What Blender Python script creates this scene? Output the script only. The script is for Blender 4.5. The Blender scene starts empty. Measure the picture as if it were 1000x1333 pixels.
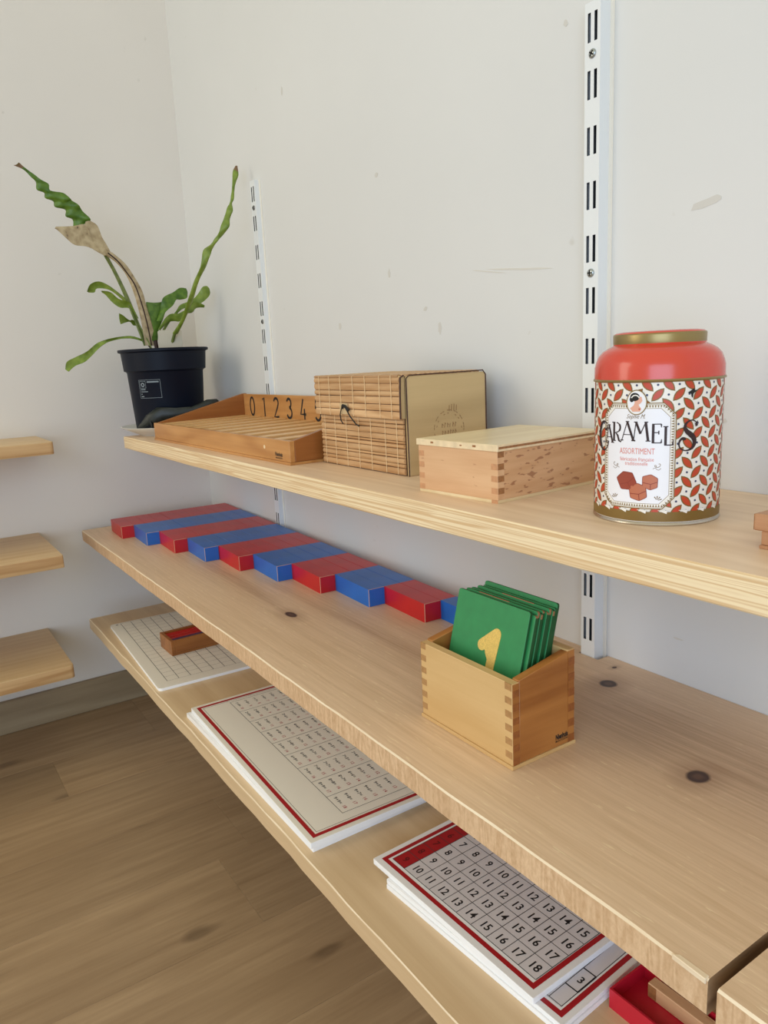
import bpy, bmesh, math, random
from mathutils import Vector, Matrix
random.seed(7)
SC = bpy.context.scene
COL = SC.collection

# ---------------------------------------------------------------- camera
YAW, PITCH, ROLL = -0.57992, -0.20261, -0.04772
fw = Vector((-math.cos(YAW)*math.cos(PITCH), -math.sin(YAW)*math.cos(PITCH), math.sin(PITCH)))
rt = fw.cross(Vector((0, 0, 1))).normalized()
up = rt.cross(fw)
r2 = rt*math.cos(ROLL) + up*math.sin(ROLL)
u2 = -rt*math.sin(ROLL) + up*math.cos(ROLL)
cd = bpy.data.cameras.new('camera')
cam = bpy.data.objects.new('camera', cd)
COL.objects.link(cam)
M = Matrix((r2, u2, -fw)).transposed().to_4x4()
M.translation = Vector((1.7107, -0.6298, 0.7516))
cam.matrix_world = M
cd.sensor_fit = 'VERTICAL'
cd.sensor_height = 24.0
cd.lens = 24.0*980.6/1333.0
cd.clip_start = 0.02
SC.camera = cam

# ---------------------------------------------------------------- world, window light, exposure
w = bpy.data.worlds.new('room_ambient'); SC.world = w; w.use_nodes = True
bg = w.node_tree.nodes['Background']
bg.inputs['Color'].default_value = (1.0, 0.96, 0.71, 1)
bg.inputs['Strength'].default_value = 0.78
def area(name, loc, target, sx, sy, power, color):
    l = bpy.data.lights.new(name, 'AREA'); l.shape = 'RECTANGLE'; l.size = sx; l.size_y = sy
    l.energy = power; l.color = color
    o = bpy.data.objects.new(name, l); COL.objects.link(o)
    o.location = loc
    o.rotation_euler = (Vector(target)-Vector(loc)).to_track_quat('-Z', 'Y').to_euler()
    return o
area('window_light_left_wall', (0.06, -2.1, 1.25), (1.3, -0.25, 0.55), 1.3, 1.5, 23, (1.0, 0.92, 0.77))
area('window_light_room', (3.0, -2.0, 1.0), (1.4, 0.0, 0.72), 1.8, 1.6, 38, (0.52, 0.71, 1.0))
vs = SC.view_settings
SC.display_settings.display_device = 'sRGB'
vs.view_transform = 'Standard'; vs.look = 'None'; vs.exposure = 0.0; vs.gamma = 1.0
vs.use_curve_mapping = False

# ---------------------------------------------------------------- helpers
def lin(c):
    out = []
    for v in c:
        v = v/255.0
        out.append(v/12.92 if v <= 0.04045 else ((v+0.055)/1.055)**2.4)
    return tuple(out)+(1.0,)

def new_mat(name):
    m = bpy.data.materials.new(name); m.use_nodes = True
    nt = m.node_tree
    return m, nt, nt.nodes['Principled BSDF']

def plain(name, rgb, rough=0.5, metal=0.0, spec=0.5, noise=0.0, nscale=60, coat=0.0, ior=1.5):
    m, nt, b = new_mat(name)
    b.inputs['Base Color'].default_value = lin(rgb)
    b.inputs['Roughness'].default_value = rough
    b.inputs['Metallic'].default_value = metal
    b.inputs['Specular IOR Level'].default_value = spec; b.inputs['IOR'].default_value = ior
    if coat:
        b.inputs['Coat Weight'].default_value = coat
        b.inputs['Coat Roughness'].default_value = 0.12
    if noise:
        tc = nt.nodes.new('ShaderNodeTexCoord')
        n = nt.nodes.new('ShaderNodeTexNoise'); n.inputs['Scale'].default_value = nscale; n.inputs['Detail'].default_value = 5
        nt.links.new(tc.outputs['Object'], n.inputs['Vector'])
        r = nt.nodes.new('ShaderNodeValToRGB')
        r.color_ramp.elements[0].position = 0.3; r.color_ramp.elements[1].position = 0.7
        r.color_ramp.elements[0].color = lin([max(0, c*(1-noise)) for c in rgb])
        r.color_ramp.elements[1].color = lin([min(255, c*(1+noise*0.6)) for c in rgb])
        nt.links.new(n.outputs['Fac'], r.inputs['Fac'])
        nt.links.new(r.outputs['Color'], b.inputs['Base Color'])
        bp = nt.nodes.new('ShaderNodeBump'); bp.inputs['Strength'].default_value = 0.06; bp.inputs['Distance'].default_value = 0.002
        nt.links.new(n.outputs['Fac'], bp.inputs['Height']); nt.links.new(bp.outputs['Normal'], b.inputs['Normal'])
    return m

def wood(name, light, dark, axis='X', fine=70.0, ring=14.0, ring_mix=0.45, rough=0.5, stretch=0.05,
         flecks=None, knots=(), bump=0.08, mottled=0.25, rand=None, pores=0.0, contrast=(0.3, 0.72), tone_patches=None, coat=0.0, rst=0.12):
    """Timber: growth bands plus fine fibre along one axis, in object space."""
    m, nt, b = new_mat(name)
    N, L = nt.nodes, nt.links
    tc = N.new('ShaderNodeTexCoord')
    src = tc.outputs['Object']
    if rand:
        oi = N.new('ShaderNodeObjectInfo')
        cmb = N.new('ShaderNodeVectorMath'); cmb.operation = 'SCALE'; cmb.inputs[0].default_value = (7.3, 11.1, 5.7)
        L.new(oi.outputs['Random'], cmb.inputs['Scale'])
        add = N.new('ShaderNodeVectorMath'); add.operation = 'ADD'
        L.new(src, add.inputs[0]); L.new(cmb.outputs['Vector'], add.inputs[1]); src = add.outputs['Vector']
    ai = 'XYZ'.index(axis)
    def mapped(s, st):
        mp = N.new('ShaderNodeMapping'); sc = [s, s, s]; sc[ai] = s*st
        mp.inputs['Scale'].default_value = sc
        L.new(src, mp.inputs['Vector']); return mp.outputs['Vector']
    n1 = N.new('ShaderNodeTexNoise'); n1.inputs['Scale'].default_value = 1.0; n1.inputs['Detail'].default_value = 6; n1.inputs['Roughness'].default_value = 0.65
    L.new(mapped(fine, stretch), n1.inputs['Vector'])
    n2 = N.new('ShaderNodeTexNoise'); n2.inputs['Scale'].default_value = 1.0; n2.inputs['Detail'].default_value = 2; n2.inputs['Distortion'].default_value = 0.4
    L.new(mapped(ring, rst), n2.inputs['Vector'])
    # bands: sine of the low noise gives contour-like growth rings
    mul = N.new('ShaderNodeMath'); mul.operation = 'MULTIPLY'; mul.inputs[1].default_value = 38.0
    L.new(n2.outputs['Fac'], mul.inputs[0])
    sn = N.new('ShaderNodeMath'); sn.operation = 'SINE'; L.new(mul.outputs[0], sn.inputs[0])
    mr = N.new('ShaderNodeMapRange'); mr.inputs['From Min'].default_value = -1; mr.inputs['From Max'].default_value = 1
    L.new(sn.outputs[0], mr.inputs['Value'])
    mx = N.new('ShaderNodeMix'); mx.data_type = 'FLOAT'; mx.inputs['Factor'].default_value = ring_mix
    L.new(n1.outputs['Fac'], mx.inputs['A']); L.new(mr.outputs['Result'], mx.inputs['B'])
    rp = N.new('ShaderNodeValToRGB')
    rp.color_ramp.elements[0].position = contrast[0]; rp.color_ramp.elements[1].position = contrast[1]
    rp.color_ramp.elements[0].color = lin(dark); rp.color_ramp.elements[1].color = lin(light)
    L.new(mx.outputs['Result'], rp.inputs['Fac'])
    col = rp.outputs['Color']
    def mixcol(fac, rgb, c, mode='MIX'):
        q = N.new('ShaderNodeMix'); q.data_type = 'RGBA'; q.blend_type = mode
        L.new(fac, q.inputs['Factor']); L.new(c, q.inputs['A']); q.inputs['B'].default_value = lin(rgb)
        return q.outputs['Result']
    if mottled:
        n3 = N.new('ShaderNodeTexNoise'); n3.inputs['Scale'].default_value = 1.0; n3.inputs['Detail'].default_value = 3
        L.new(mapped(9, 0.3), n3.inputs['Vector'])
        mm = N.new('ShaderNodeMapRange'); mm.inputs['From Min'].default_value = 0.42; mm.inputs['From Max'].default_value = 0.75; mm.inputs['To Max'].default_value = mottled
        L.new(n3.outputs['Fac'], mm.inputs['Value'])
        col = mixcol(mm.outputs['Result'], dark, col)
    if flecks:
        n4 = N.new('ShaderNodeTexNoise'); n4.inputs['Scale'].default_value = 1.0; n4.inputs['Detail'].default_value = 2
        L.new(mapped(flecks[1], flecks[2]), n4.inputs['Vector'])
        m4 = N.new('ShaderNodeMapRange'); m4.inputs['From Min'].default_value = flecks[3]; m4.inputs['From Max'].default_value = flecks[3]+0.05; m4.inputs['To Max'].default_value = flecks[4]
        L.new(n4.outputs['Fac'], m4.inputs['Value'])
        col = mixcol(m4.outputs['Result'], flecks[0], col)
    def ellipse(cx, cy, rx, ry, soft, wob=0.25, ang=0.0):
        mp = N.new('ShaderNodeMapping'); mp.vector_type = 'TEXTURE'
        mp.inputs['Location'].default_value = (cx, cy, 0); mp.inputs['Rotation'].default_value = (0, 0, ang); mp.inputs['Scale'].default_value = (rx, ry, 1000)
        L.new(src, mp.inputs['Vector'])
        ln = N.new('ShaderNodeVectorMath'); ln.operation = 'LENGTH'; L.new(mp.outputs['Vector'], ln.inputs[0])
        nn = N.new('ShaderNodeTexNoise'); nn.inputs['Scale'].default_value = 1.0/max(rx, ry)*0.9; nn.inputs['Detail'].default_value = 3
        L.new(src, nn.inputs['Vector'])
        ad = N.new('ShaderNodeMath'); ad.operation = 'MULTIPLY_ADD'; ad.inputs[1].default_value = wob*2; 
        L.new(nn.outputs['Fac'], ad.inputs[0]); L.new(ln.outputs['Value'], ad.inputs[2])
        r = N.new('ShaderNodeMapRange'); r.inputs['From Min'].default_value = 1.0+wob+soft; r.inputs['From Max'].default_value = 1.0+wob-soft
        L.new(ad.outputs[0], r.inputs['Value']); return r.outputs['Result']
    for k in (tone_patches or ()):
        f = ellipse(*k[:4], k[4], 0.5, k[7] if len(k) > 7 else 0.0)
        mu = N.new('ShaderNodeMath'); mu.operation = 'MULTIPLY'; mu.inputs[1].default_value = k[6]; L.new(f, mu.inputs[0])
        # the darker tone follows the fibre
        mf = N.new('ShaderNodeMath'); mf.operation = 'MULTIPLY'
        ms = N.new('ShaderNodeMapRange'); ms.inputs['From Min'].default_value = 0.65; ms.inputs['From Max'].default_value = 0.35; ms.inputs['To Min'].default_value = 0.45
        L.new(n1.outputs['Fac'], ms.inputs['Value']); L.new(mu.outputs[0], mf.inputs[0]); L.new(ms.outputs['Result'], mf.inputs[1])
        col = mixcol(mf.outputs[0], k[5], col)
    for k in knots:
        f = ellipse(k[0], k[1], k[2]*2.0, k[3]*2.2, 0.6, 0.2)
        mu = N.new('ShaderNodeMath'); mu.operation = 'MULTIPLY'; mu.inputs[1].default_value = 0.45; L.new(f, mu.inputs[0])
        col = mixcol(mu.outputs[0], (140, 98, 66), col)
        col = mixcol(ellipse(k[0], k[1], k[2], k[3], 0.16, 0.12), (66, 42, 32), col)
        col = mixcol(ellipse(k[0], k[1], k[2]*0.45, k[3]*0.45, 0.4, 0.2), (96, 66, 50), col)
    if rand:
        hs = N.new('ShaderNodeHueSaturation'); vr = N.new('ShaderNodeMapRange'); vr.inputs['To Min'].default_value = rand[0]; vr.inputs['To Max'].default_value = rand[1]
        L.new(oi.outputs['Random'], vr.inputs['Value']); L.new(vr.outputs['Result'], hs.inputs['Value']); L.new(col, hs.inputs['Color']); col = hs.outputs['Color']
    L.new(col, b.inputs['Base Color'])
    b.inputs['Roughness'].default_value = rough
    if coat:
        b.inputs['Coat Weight'].default_value = coat; b.inputs['Coat Roughness'].default_value = 0.2
    if bump:
        bp = N.new('ShaderNodeBump'); bp.inputs['Strength'].default_value = bump; bp.inputs['Distance'].default_value = 0.002
        L.new(n1.outputs['Fac'], bp.inputs['Height']); L.new(bp.outputs['Normal'], b.inputs['Normal'])
    return m

def bm_new(): return bmesh.new()

def box(bm, x0, x1, y0, y1, z0, z1, mi=0, jit=0.0):
    j = lambda: random.uniform(-jit, jit)
    vs_ = [bm.verts.new((x+j(), y+j(), z+j())) for z in (z0, z1) for y in (y0, y1) for x in (x0, x1)]
    out = []
    for q in ((0, 2, 3, 1), (4, 5, 7, 6), (0, 1, 5, 4), (2, 6, 7, 3), (0, 4, 6, 2), (1, 3, 7, 5)):
        f = bm.faces.new([vs_[i] for i in q]); f.material_index = mi; out.append(f)
    return out

def prism(bm, pts, lo, hi, axis='Z', mi=0):
    """Closed outline extruded along an axis. pts are in the two other axes (cyclic order)."""
    def P(a, b, c):
        return {'Z': (a, b, c), 'Y': (a, c, b), 'X': (c, a, b)}[axis]
    A = [bm.verts.new(P(a, b, lo)) for a, b in pts]; B = [bm.verts.new(P(a, b, hi)) for a, b in pts]
    n = len(pts); fs = []
    fs.append(bm.faces.new(A)); fs.append(bm.faces.new(B))
    for i in range(n):
        fs.append(bm.faces.new((A[i], A[(i+1) % n], B[(i+1) % n], B[i])))
    for f in fs: f.material_index = mi
    return fs

def bevel(bm, off=0.0006, seg=1, ang=0.5):
    bmesh.ops.recalc_face_normals(bm, faces=bm.faces)
    es = [e for e in bm.edges if len(e.link_faces) == 2 and e.calc_face_angle(0) > ang]
    bmesh.ops.bevel(bm, geom=es, offset=off, segments=seg, profile=0.5, affect='EDGES', clamp_overlap=True)

def lathe(bm, prof, n=48, mi=0, cx=0, cy=0, close=True):
    rings = []
    for r, z in prof:
        if r < 1e-6: rings.append([bm.verts.new((cx, cy, z))])
        else: rings.append([bm.verts.new((cx+r*math.cos(2*math.pi*i/n), cy+r*math.sin(2*math.pi*i/n), z)) for i in range(n)])
    for k in range(len(rings)-1):
        a, b_ = rings[k], rings[k+1]; m_ = mi[k] if isinstance(mi, (list, tuple)) else mi
        for i in range(n):
            j = (i+1) % n
            if len(a) == 1 and len(b_) == 1: continue
            if len(a) == 1: f = bm.faces.new((a[0], b_[j], b_[i]))
            elif len(b_) == 1: f = bm.faces.new((a[i], a[j], b_[0]))
            else: f = bm.faces.new((a[i], a[j], b_[j], b_[i]))
            f.material_index = m_; f.smooth = True
    return rings

def tube(bm, pts, r, n=6, mi=0):
    pts = [Vector(p) for p in pts]; rings = []
    for i, p in enumerate(pts):
        t = (pts[min(i+1, len(pts)-1)]-pts[max(i-1, 0)]).normalized()
        a = t.orthogonal().normalized() if i == 0 else (prev - t*prev.dot(t)).normalized()
        prev = a; b_ = t.cross(a); rr = r[i] if isinstance(r, (list, tuple)) else r
        rings.append([bm.verts.new(p+a*rr*math.cos(2*math.pi*k/n)+b_*rr*math.sin(2*math.pi*k/n)) for k in range(n)])
    for A, B in zip(rings, rings[1:]):
        for k in range(n):
            f = bm.faces.new((A[k], A[(k+1) % n], B[(k+1) % n], B[k])); f.material_index = mi; f.smooth = True
    for R_, in ((rings[0],), (rings[-1],)):
        f = bm.faces.new(R_); f.material_index = mi

def obj(name, bm, mats, parent=None, loc=None, rotz=None, sharp=0.6, smooth=False, recalc=True):
    if recalc: bmesh.ops.recalc_face_normals(bm, faces=bm.faces)
    me = bpy.data.meshes.new(name); bm.to_mesh(me); bm.free()
    for m in (mats if isinstance(mats, (list, tuple)) else [mats]): me.materials.append(m)
    if smooth:
        for p in me.polygons: p.use_smooth = True
    me.set_sharp_from_angle(angle=sharp)
    o = bpy.data.objects.new(name, me); COL.objects.link(o)
    if parent is not None: o.parent = parent
    if loc is not None: o.location = loc
    if rotz is not None: o.rotation_euler = (0, 0, rotz)
    return o

def tag(o, label, cat, group=None):
    o['label'] = label; o['category'] = cat
    if group: o['group'] = group
    return o

def thing(name, label, cat, loc=(0, 0, 0), rotz=0.0, group=None):
    o = bpy.data.objects.new(name, None); COL.objects.link(o)
    o.empty_display_size = 0.02
    o.location = loc; o.rotation_euler = (0, 0, rotz)
    return tag(o, label, cat, group)

def struct(o, label=None):
    o['kind'] = 'structure'
    if label: o['label'] = label
    return o

_txt = {}
def text_faces(s, narrow=1.0, bold=0.0):
    """Flat glyph polygons of a string: list of (verts, faces), height about 0.7 for capitals, centred."""
    key = (s, bold)
    if key not in _txt:
        cu = bpy.data.curves.new('glyphs', 'FONT'); cu.body = s; cu.size = 1.0; cu.resolution_u = 2
        cu.align_x = 'CENTER'; cu.offset = bold
        o = bpy.data.objects.new('glyphs', cu)
        COL.objects.link(o)
        dg = bpy.context.evaluated_depsgraph_get()
        me = o.evaluated_get(dg).to_mesh()
        vs_ = [(v.co.x, v.co.y) for v in me.vertices]; fs_ = [tuple(p.vertices) for p in me.polygons]
        o.evaluated_get(dg).to_mesh_clear()
        COL.objects.unlink(o); bpy.data.objects.remove(o); bpy.data.curves.remove(cu)
        _txt[key] = (vs_, fs_)
    return _txt[key]

def put_text(bm, s, fn, size, narrow=1.0, mi=0, bold=0.0):
    """fn maps flat (x, y) to 3-D."""
    vs_, fs_ = text_faces(s, bold=bold)
    vv = [bm.verts.new(fn(x*size*narrow, (y-0.35)*size)) for x, y in vs_]
    for f in fs_:
        try:
            g = bm.faces.new([vv[i] for i in f]); g.material_index = mi
        except ValueError: pass

def rect(bm, x0, x1, y0, y1, z, mi=0):
    f = bm.faces.new([bm.verts.new(p) for p in ((x0, y0, z), (x1, y0, z), (x1, y1, z), (x0, y1, z))]); f.material_index = mi
    return f

def frame(bm, x0, x1, y0, y1, wd, z, mi=0):
    rect(bm, x0, x1, y0, y0+wd, z, mi); rect(bm, x0, x1, y1-wd, y1, z, mi)
    rect(bm, x0, x0+wd, y0+wd, y1-wd, z, mi); rect(bm, x1-wd, x1, y0+wd, y1-wd, z, mi)

# ---------------------------------------------------------------- materials
zT, zM, zB = 0.6192, 0.4166, 0.2475
def wall_paint(name, rgb):
    m, nt, b = new_mat(name); N, L = nt.nodes, nt.links
    tc = N.new('ShaderNodeTexCoord')
    n = N.new('ShaderNodeTexNoise'); n.inputs['Scale'].default_value = 2.2; n.inputs['Detail'].default_value = 4
    L.new(tc.outputs['Object'], n.inputs['Vector'])
    r = N.new('ShaderNodeValToRGB'); r.color_ramp.elements[0].position = 0.3; r.color_ramp.elements[1].position = 0.7
    r.color_ramp.elements[0].color = lin([c*0.975 for c in rgb]); r.color_ramp.elements[1].color = lin(rgb)
    L.new(n.outputs['Fac'], r.inputs['Fac'])
    n2 = N.new('ShaderNodeTexNoise'); n2.inputs['Scale'].default_value = 34; n2.inputs['Detail'].default_value = 2
    L.new(tc.outputs['Object'], n2.inputs['Vector'])
    mr = N.new('ShaderNodeMapRange'); mr.inputs['From Min'].default_value = 0.73; mr.inputs['From Max'].default_value = 0.78; mr.inputs['To Max'].default_value = 0.35
    L.new(n2.outputs['Fac'], mr.inputs['Value'])
    q = N.new('ShaderNodeMix'); q.data_type = 'RGBA'; L.new(mr.outputs['Result'], q.inputs['Factor']); L.new(r.outputs['Color'], q.inputs['A']); q.inputs['B'].default_value = lin((186, 180, 170))
    L.new(q.outputs['Result'], b.inputs['Base Color'])
    b.inputs['Roughness'].default_value = 0.6
    n3 = N.new('ShaderNodeTexNoise'); n3.inputs['Scale'].default_value = 120; n3.inputs['Detail'].default_value = 4
    L.new(tc.outputs['Object'], n3.inputs['Vector'])
    bp = N.new('ShaderNodeBump'); bp.inputs['Strength'].default_value = 0.04; bp.inputs['Distance'].default_value = 0.002
    L.new(n3.outputs['Fac'], bp.inputs['Height']); L.new(bp.outputs['Normal'], b.inputs['Normal'])
    return m
M_wall = wall_paint('white_wall_paint', (219, 219, 219))
M_wall_left = wall_paint('cream_wall_paint', (228, 222, 216))
M_floor = wood('brown_laminate', (184, 155, 120), (152, 124, 92), axis='Y', fine=90, ring=5, ring_mix=0.10, rough=0.5, stretch=0.06, mottled=0.6, rand=(0.82, 1.08), bump=0.12, flecks=((78, 56, 38), 16, 0.28, 0.66, 0.45))
M_seam = plain('dark_seam', (70, 55, 40), 0.9)
M_base = wood('grey_brown_skirting', (164, 146, 118), (140, 121, 94), axis='Y', fine=50, ring=7, ring_mix=0.2, rough=0.5, mottled=0.3)
pine = dict(fine=90, ring=16, rough=0.42, stretch=0.035)
M_top = wood('pale_pine_top', (235, 208, 178), (220, 190, 158), ring_mix=0.25, mottled=0.25, **pine)
M_top_edge = wood('striped_pine_edge', (242, 220, 182), (214, 178, 132), fine=150, ring=150, ring_mix=0.55, rough=0.5, stretch=0.02, mottled=0.0, contrast=(0.15, 0.7), rst=0.006)
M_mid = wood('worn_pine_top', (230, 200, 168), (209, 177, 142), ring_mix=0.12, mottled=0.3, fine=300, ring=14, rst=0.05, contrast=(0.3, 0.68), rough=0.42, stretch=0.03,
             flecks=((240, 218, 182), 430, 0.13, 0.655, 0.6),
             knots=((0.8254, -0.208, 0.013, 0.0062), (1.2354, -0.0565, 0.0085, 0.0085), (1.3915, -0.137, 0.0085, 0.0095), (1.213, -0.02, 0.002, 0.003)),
             tone_patches=((1.36, -0.10, 0.15, 0.045, 0.5, (132, 94, 64), 0.42), (0.60, -0.2, 0.16, 0.012, 0.6, (150, 104, 70), 0.5, -0.03), (1.0, -0.16, 0.2, 0.01, 0.6, (160, 116, 82), 0.45)))  # one broad darker ellipse and two thin darker streaks along the board
M_mid_edge = wood('rough_sawn_edge', (228, 194, 156), (196, 158, 119), axis='Z', fine=330, ring=90, ring_mix=0.2, rough=0.6, stretch=0.55, mottled=0.45, bump=0.25)
M_arris = wood('pale_arris', (244, 226, 198), (226, 200, 166), ring_mix=0.1, mottled=0.2, fine=140, ring=20, rough=0.45, stretch=0.1)  # paler pine tone for the top front arrises and the splinter
M_low = wood('smooth_pine_low', (224, 197, 158), (208, 177, 137), ring_mix=0.25, mottled=0.25, fine=90, ring=10, rough=0.42, stretch=0.04, rst=0.05)
M_end = wood('sawn_board_end', (168, 136, 100), (128, 98, 68), axis='Y', fine=120, ring=30, ring_mix=0.4, rough=0.7, mottled=0.3)
M_left = wood('left_pine', (222, 192, 148), (204, 168, 122), axis='Y', ring_mix=0.14, mottled=0.25, fine=90, ring=12, rst=0.05, rough=0.45, stretch=0.04)
M_left_edge = wood('left_pine_edge', (212, 174, 126), (188, 144, 96), axis='Y', ring_mix=0.35, rst=0.04, mottled=0.2, fine=110, ring=40, rough=0.5, stretch=0.04)
M_rail = plain('white_enamelled_steel', (226, 229, 232), 0.35)
M_screw = plain('zinc_screw', (170, 176, 178), 0.3, metal=0.85)
M_screwg = plain('dull_grey_screw', (120, 120, 118), 0.45, metal=0.5)
M_dark = plain('near_black', (24, 22, 22), 0.7)
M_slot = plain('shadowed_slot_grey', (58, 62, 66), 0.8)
M_tag = plain('off_white_plant_label', (192, 184, 168), 0.7)
M_black = plain('black_print', (26, 24, 28), 0.6)
M_ink = plain('dark_brown_ink', (45, 22, 24), 0.55)
M_beech = wood('lacquered_beech', (206, 152, 92), (178, 122, 66), fine=110, ring=14, ring_mix=0.25, rough=0.32, stretch=0.05, mottled=0.3)
M_beech_l = wood('light_lacquered_beech', (220, 184, 130), (204, 164, 108), fine=80, ring=9, ring_mix=0.3, rough=0.32, stretch=0.06, mottled=0.3)
M_endgrain = plain('beech_end_grain', (158, 108, 66), 0.45, noise=0.12, nscale=400)
M_redbeech = wood('raw_beech', (222, 180, 138), (206, 158, 116), fine=120, ring=20, ring_mix=0.15, rough=0.5, stretch=0.06, mottled=0.2,
                  flecks=((166, 110, 76), 260, 0.28, 0.68, 0.5))
M_redbeech_y = wood('raw_beech_side', (218, 174, 132), (200, 152, 108), axis='Y', fine=120, ring=20, ring_mix=0.15, rough=0.5, stretch=0.06, mottled=0.2,
                  flecks=((146, 92, 60), 260, 0.30, 0.60, 0.75))
M_lipped = wood('brown_beech', (192, 144, 108), (170, 120, 84), fine=120, ring=20, ring_mix=0.15, rough=0.5, stretch=0.06, mottled=0.2)
M_ply = wood('birch_ply', (236, 216, 176), (222, 198, 154), axis='Y', fine=60, ring=10, ring_mix=0.3, rough=0.3, stretch=0.05, mottled=0.2)
M_plyedge = plain('birch_ply_edge', (234, 210, 172), 0.5, noise=0.06, nscale=120)
M_slat = wood('split_bamboo', (222, 182, 136), (180, 134, 88), fine=160, ring=30, ring_mix=0.2, rough=0.5, stretch=0.05, mottled=0.5, rand=(0.88, 1.05))
M_slatgap = plain('dark_backing', (92, 60, 36), 0.8)
M_bpanel = wood('pale_side_board', (206, 178, 130), (188, 160, 114), axis='Y', fine=70, ring=10, ring_mix=0.3, rough=0.5, stretch=0.05, mottled=0.3)
M_trim = plain('dark_brown_cord_trim', (72, 44, 34), 0.7, noise=0.3, nscale=500)
M_thread = plain('pale_thread', (226, 196, 152), 0.7)
M_tan = plain('tan_patch', (204, 176, 134), 0.7)
M_stamp = plain('burnt_stamp', (150, 116, 76), 0.7)
M_red = plain('red_gloss_paint', (190, 12, 22), 0.36, spec=0.6, ior=1.55, noise=0.04, nscale=30)
M_blue = plain('blue_gloss_paint', (0, 100, 190), 0.36, spec=0.6, ior=1.55, noise=0.04, nscale=30)
M_wear = plain('worn_wood_corner', (200, 160, 130), 0.6)
M_green = plain('green_card', (44, 134, 78), 0.55, noise=0.04, nscale=90)
M_greenedge = plain('dark_green_edge', (24, 84, 40), 0.6)
M_cardwear = plain('brown_worn_edge', (160, 116, 78), 0.7)
M_sand = plain('sandpaper_yellow', (226, 188, 100), 0.75, noise=0.08, nscale=900)
M_white = plain('white_laminate', (242, 240, 240), 0.35)
M_whiteedge = plain('white_board_edge', (246, 246, 248), 0.5)
M_grey = plain('light_grey_field', (216, 210, 212), 0.4)
M_cream = plain('cream_board', (238, 232, 220), 0.4)
M_redprint = plain('red_print', (168, 18, 30), 0.45)
M_line = plain('thin_print_line', (62, 62, 66), 0.6)
M_greyline = plain('grey_grid_line', (128, 122, 114), 0.6)
M_pinkprint = plain('pink_red_digits', (186, 84, 88), 0.6)
M_redtray = plain('red_lacquer_tray', (190, 26, 48), 0.35)
M_pot = plain('navy_black_plastic', (4, 14, 32), 0.5, spec=0.22)
M_potprint = plain('pale_pot_print', (128, 140, 150), 0.6)
M_soil = plain('dark_soil', (48, 36, 28), 0.95, noise=0.4, nscale=120)
M_saucer = plain('white_glazed_saucer', (224, 222, 216), 0.25)
M_tinred = plain('coral_red_enamel', (206, 66, 48), 0.25, coat=0.3)
M_gold = plain('dull_gold', (150, 130, 84), 0.33, metal=0.6)
M_goldflat = plain('olive_gold_print', (128, 100, 48), 0.45, metal=0.2)
M_steel = plain('tin_steel', (190, 180, 168), 0.25, metal=0.9)
M_tinwhite = plain('cream_tin_print', (236, 230, 222), 0.35)
M_label = plain('pale_lilac_label', (236, 234, 240), 0.35)
M_petal = plain('rust_red_petal', (188, 66, 38), 0.4)
M_navy = plain('navy_dot', (62, 66, 96), 0.5)
M_caramel = plain('caramel_print', (186, 108, 78), 0.45)
M_caramel_d = plain('dark_caramel_print', (136, 50, 36), 0.45)
M_skin = plain('portrait_skin_print', (226, 168, 146), 0.5)
M_coral = plain('coral_letter_print', (220, 130, 116), 0.5)
M_patch = plain('bare_plaster_patch', (206, 203, 198), 0.8)
M_scuff = plain('grey_scuff', (210, 206, 199), 0.8)

def leaf_mat(name, a, b_, veins=0.0):
    m, nt, b = new_mat(name); N, L = nt.nodes, nt.links
    tc = N.new('ShaderNodeTexCoord'); n = N.new('ShaderNodeTexNoise'); n.inputs['Scale'].default_value = 90; n.inputs['Detail'].default_value = 5
    L.new(tc.outputs['Object'], n.inputs['Vector'])
    r = N.new('ShaderNodeValToRGB'); r.color_ramp.elements[0].position = 0.35; r.color_ramp.elements[1].position = 0.65
    r.color_ramp.elements[0].color = lin(a); r.color_ramp.elements[1].color = lin(b_)
    if veins:
        e = r.color_ramp.elements.new(0.28); e.color = lin((60, 36, 30))
    L.new(n.outputs['Fac'], r.inputs['Fac']); L.new(r.outputs['Color'], b.inputs['Base Color'])
    b.inputs['Roughness'].default_value = 0.45
    return m
M_leaf = leaf_mat('fresh_green_leaf', (98, 122, 36), (128, 148, 58))
M_leafd = leaf_mat('deep_green_leaf', (60, 96, 18), (92, 126, 34))
M_stem = leaf_mat('olive_stem', (92, 108, 48), (124, 134, 72))
M_dry = leaf_mat('dry_brown_leaf', (156, 136, 102), (190, 172, 138), 1.0)
M_rib = plain('dark_midrib', (52, 30, 26), 0.7)
M_drytip = plain('dry_leaf_tip', (124, 96, 70), 0.8)
M_wilt = leaf_mat('wilted_dark_leaf', (12, 18, 18), (26, 34, 32))

# ---------------------------------------------------------------- setting
bm = bm_new(); box(bm, -0.1, 3.4, -3.6, 0.0, -0.06, -0.009)
floor = struct(obj('floor', bm, M_seam), 'brown wood-look laminate floor')
seams = [0.004, 0.198, 0.35, 0.52, 0.685, 0.85, 1.015, 1.18, 1.345, 1.51, 1.675, 1.84, 2.005, 2.17]
offs = {1: -0.449, 3: -0.242}
for i in range(len(seams)-1):
    x0, x1 = seams[i], seams[i+1]
    y = offs.get(i, -random.uniform(0.1, 1.1))
    cuts = [0.0]
    while y > -2.4: cuts.append(y); y -= 1.24
    cuts.append(-2.4)
    for a, b_ in zip(cuts[1:], cuts):
        if b_-a < 0.02: continue
        bm = bm_new(); box(bm, -(x1-x0)/2+0.0001, (x1-x0)/2-0.0001, a-(a+b_)/2+0.0001, b_-(a+b_)/2-0.0001, -0.009, 0.0)
        bevel(bm, 0.0003)
        obj('plank', bm, M_floor, floor, loc=((x0+x1)/2, (a+b_)/2, 0))

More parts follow.
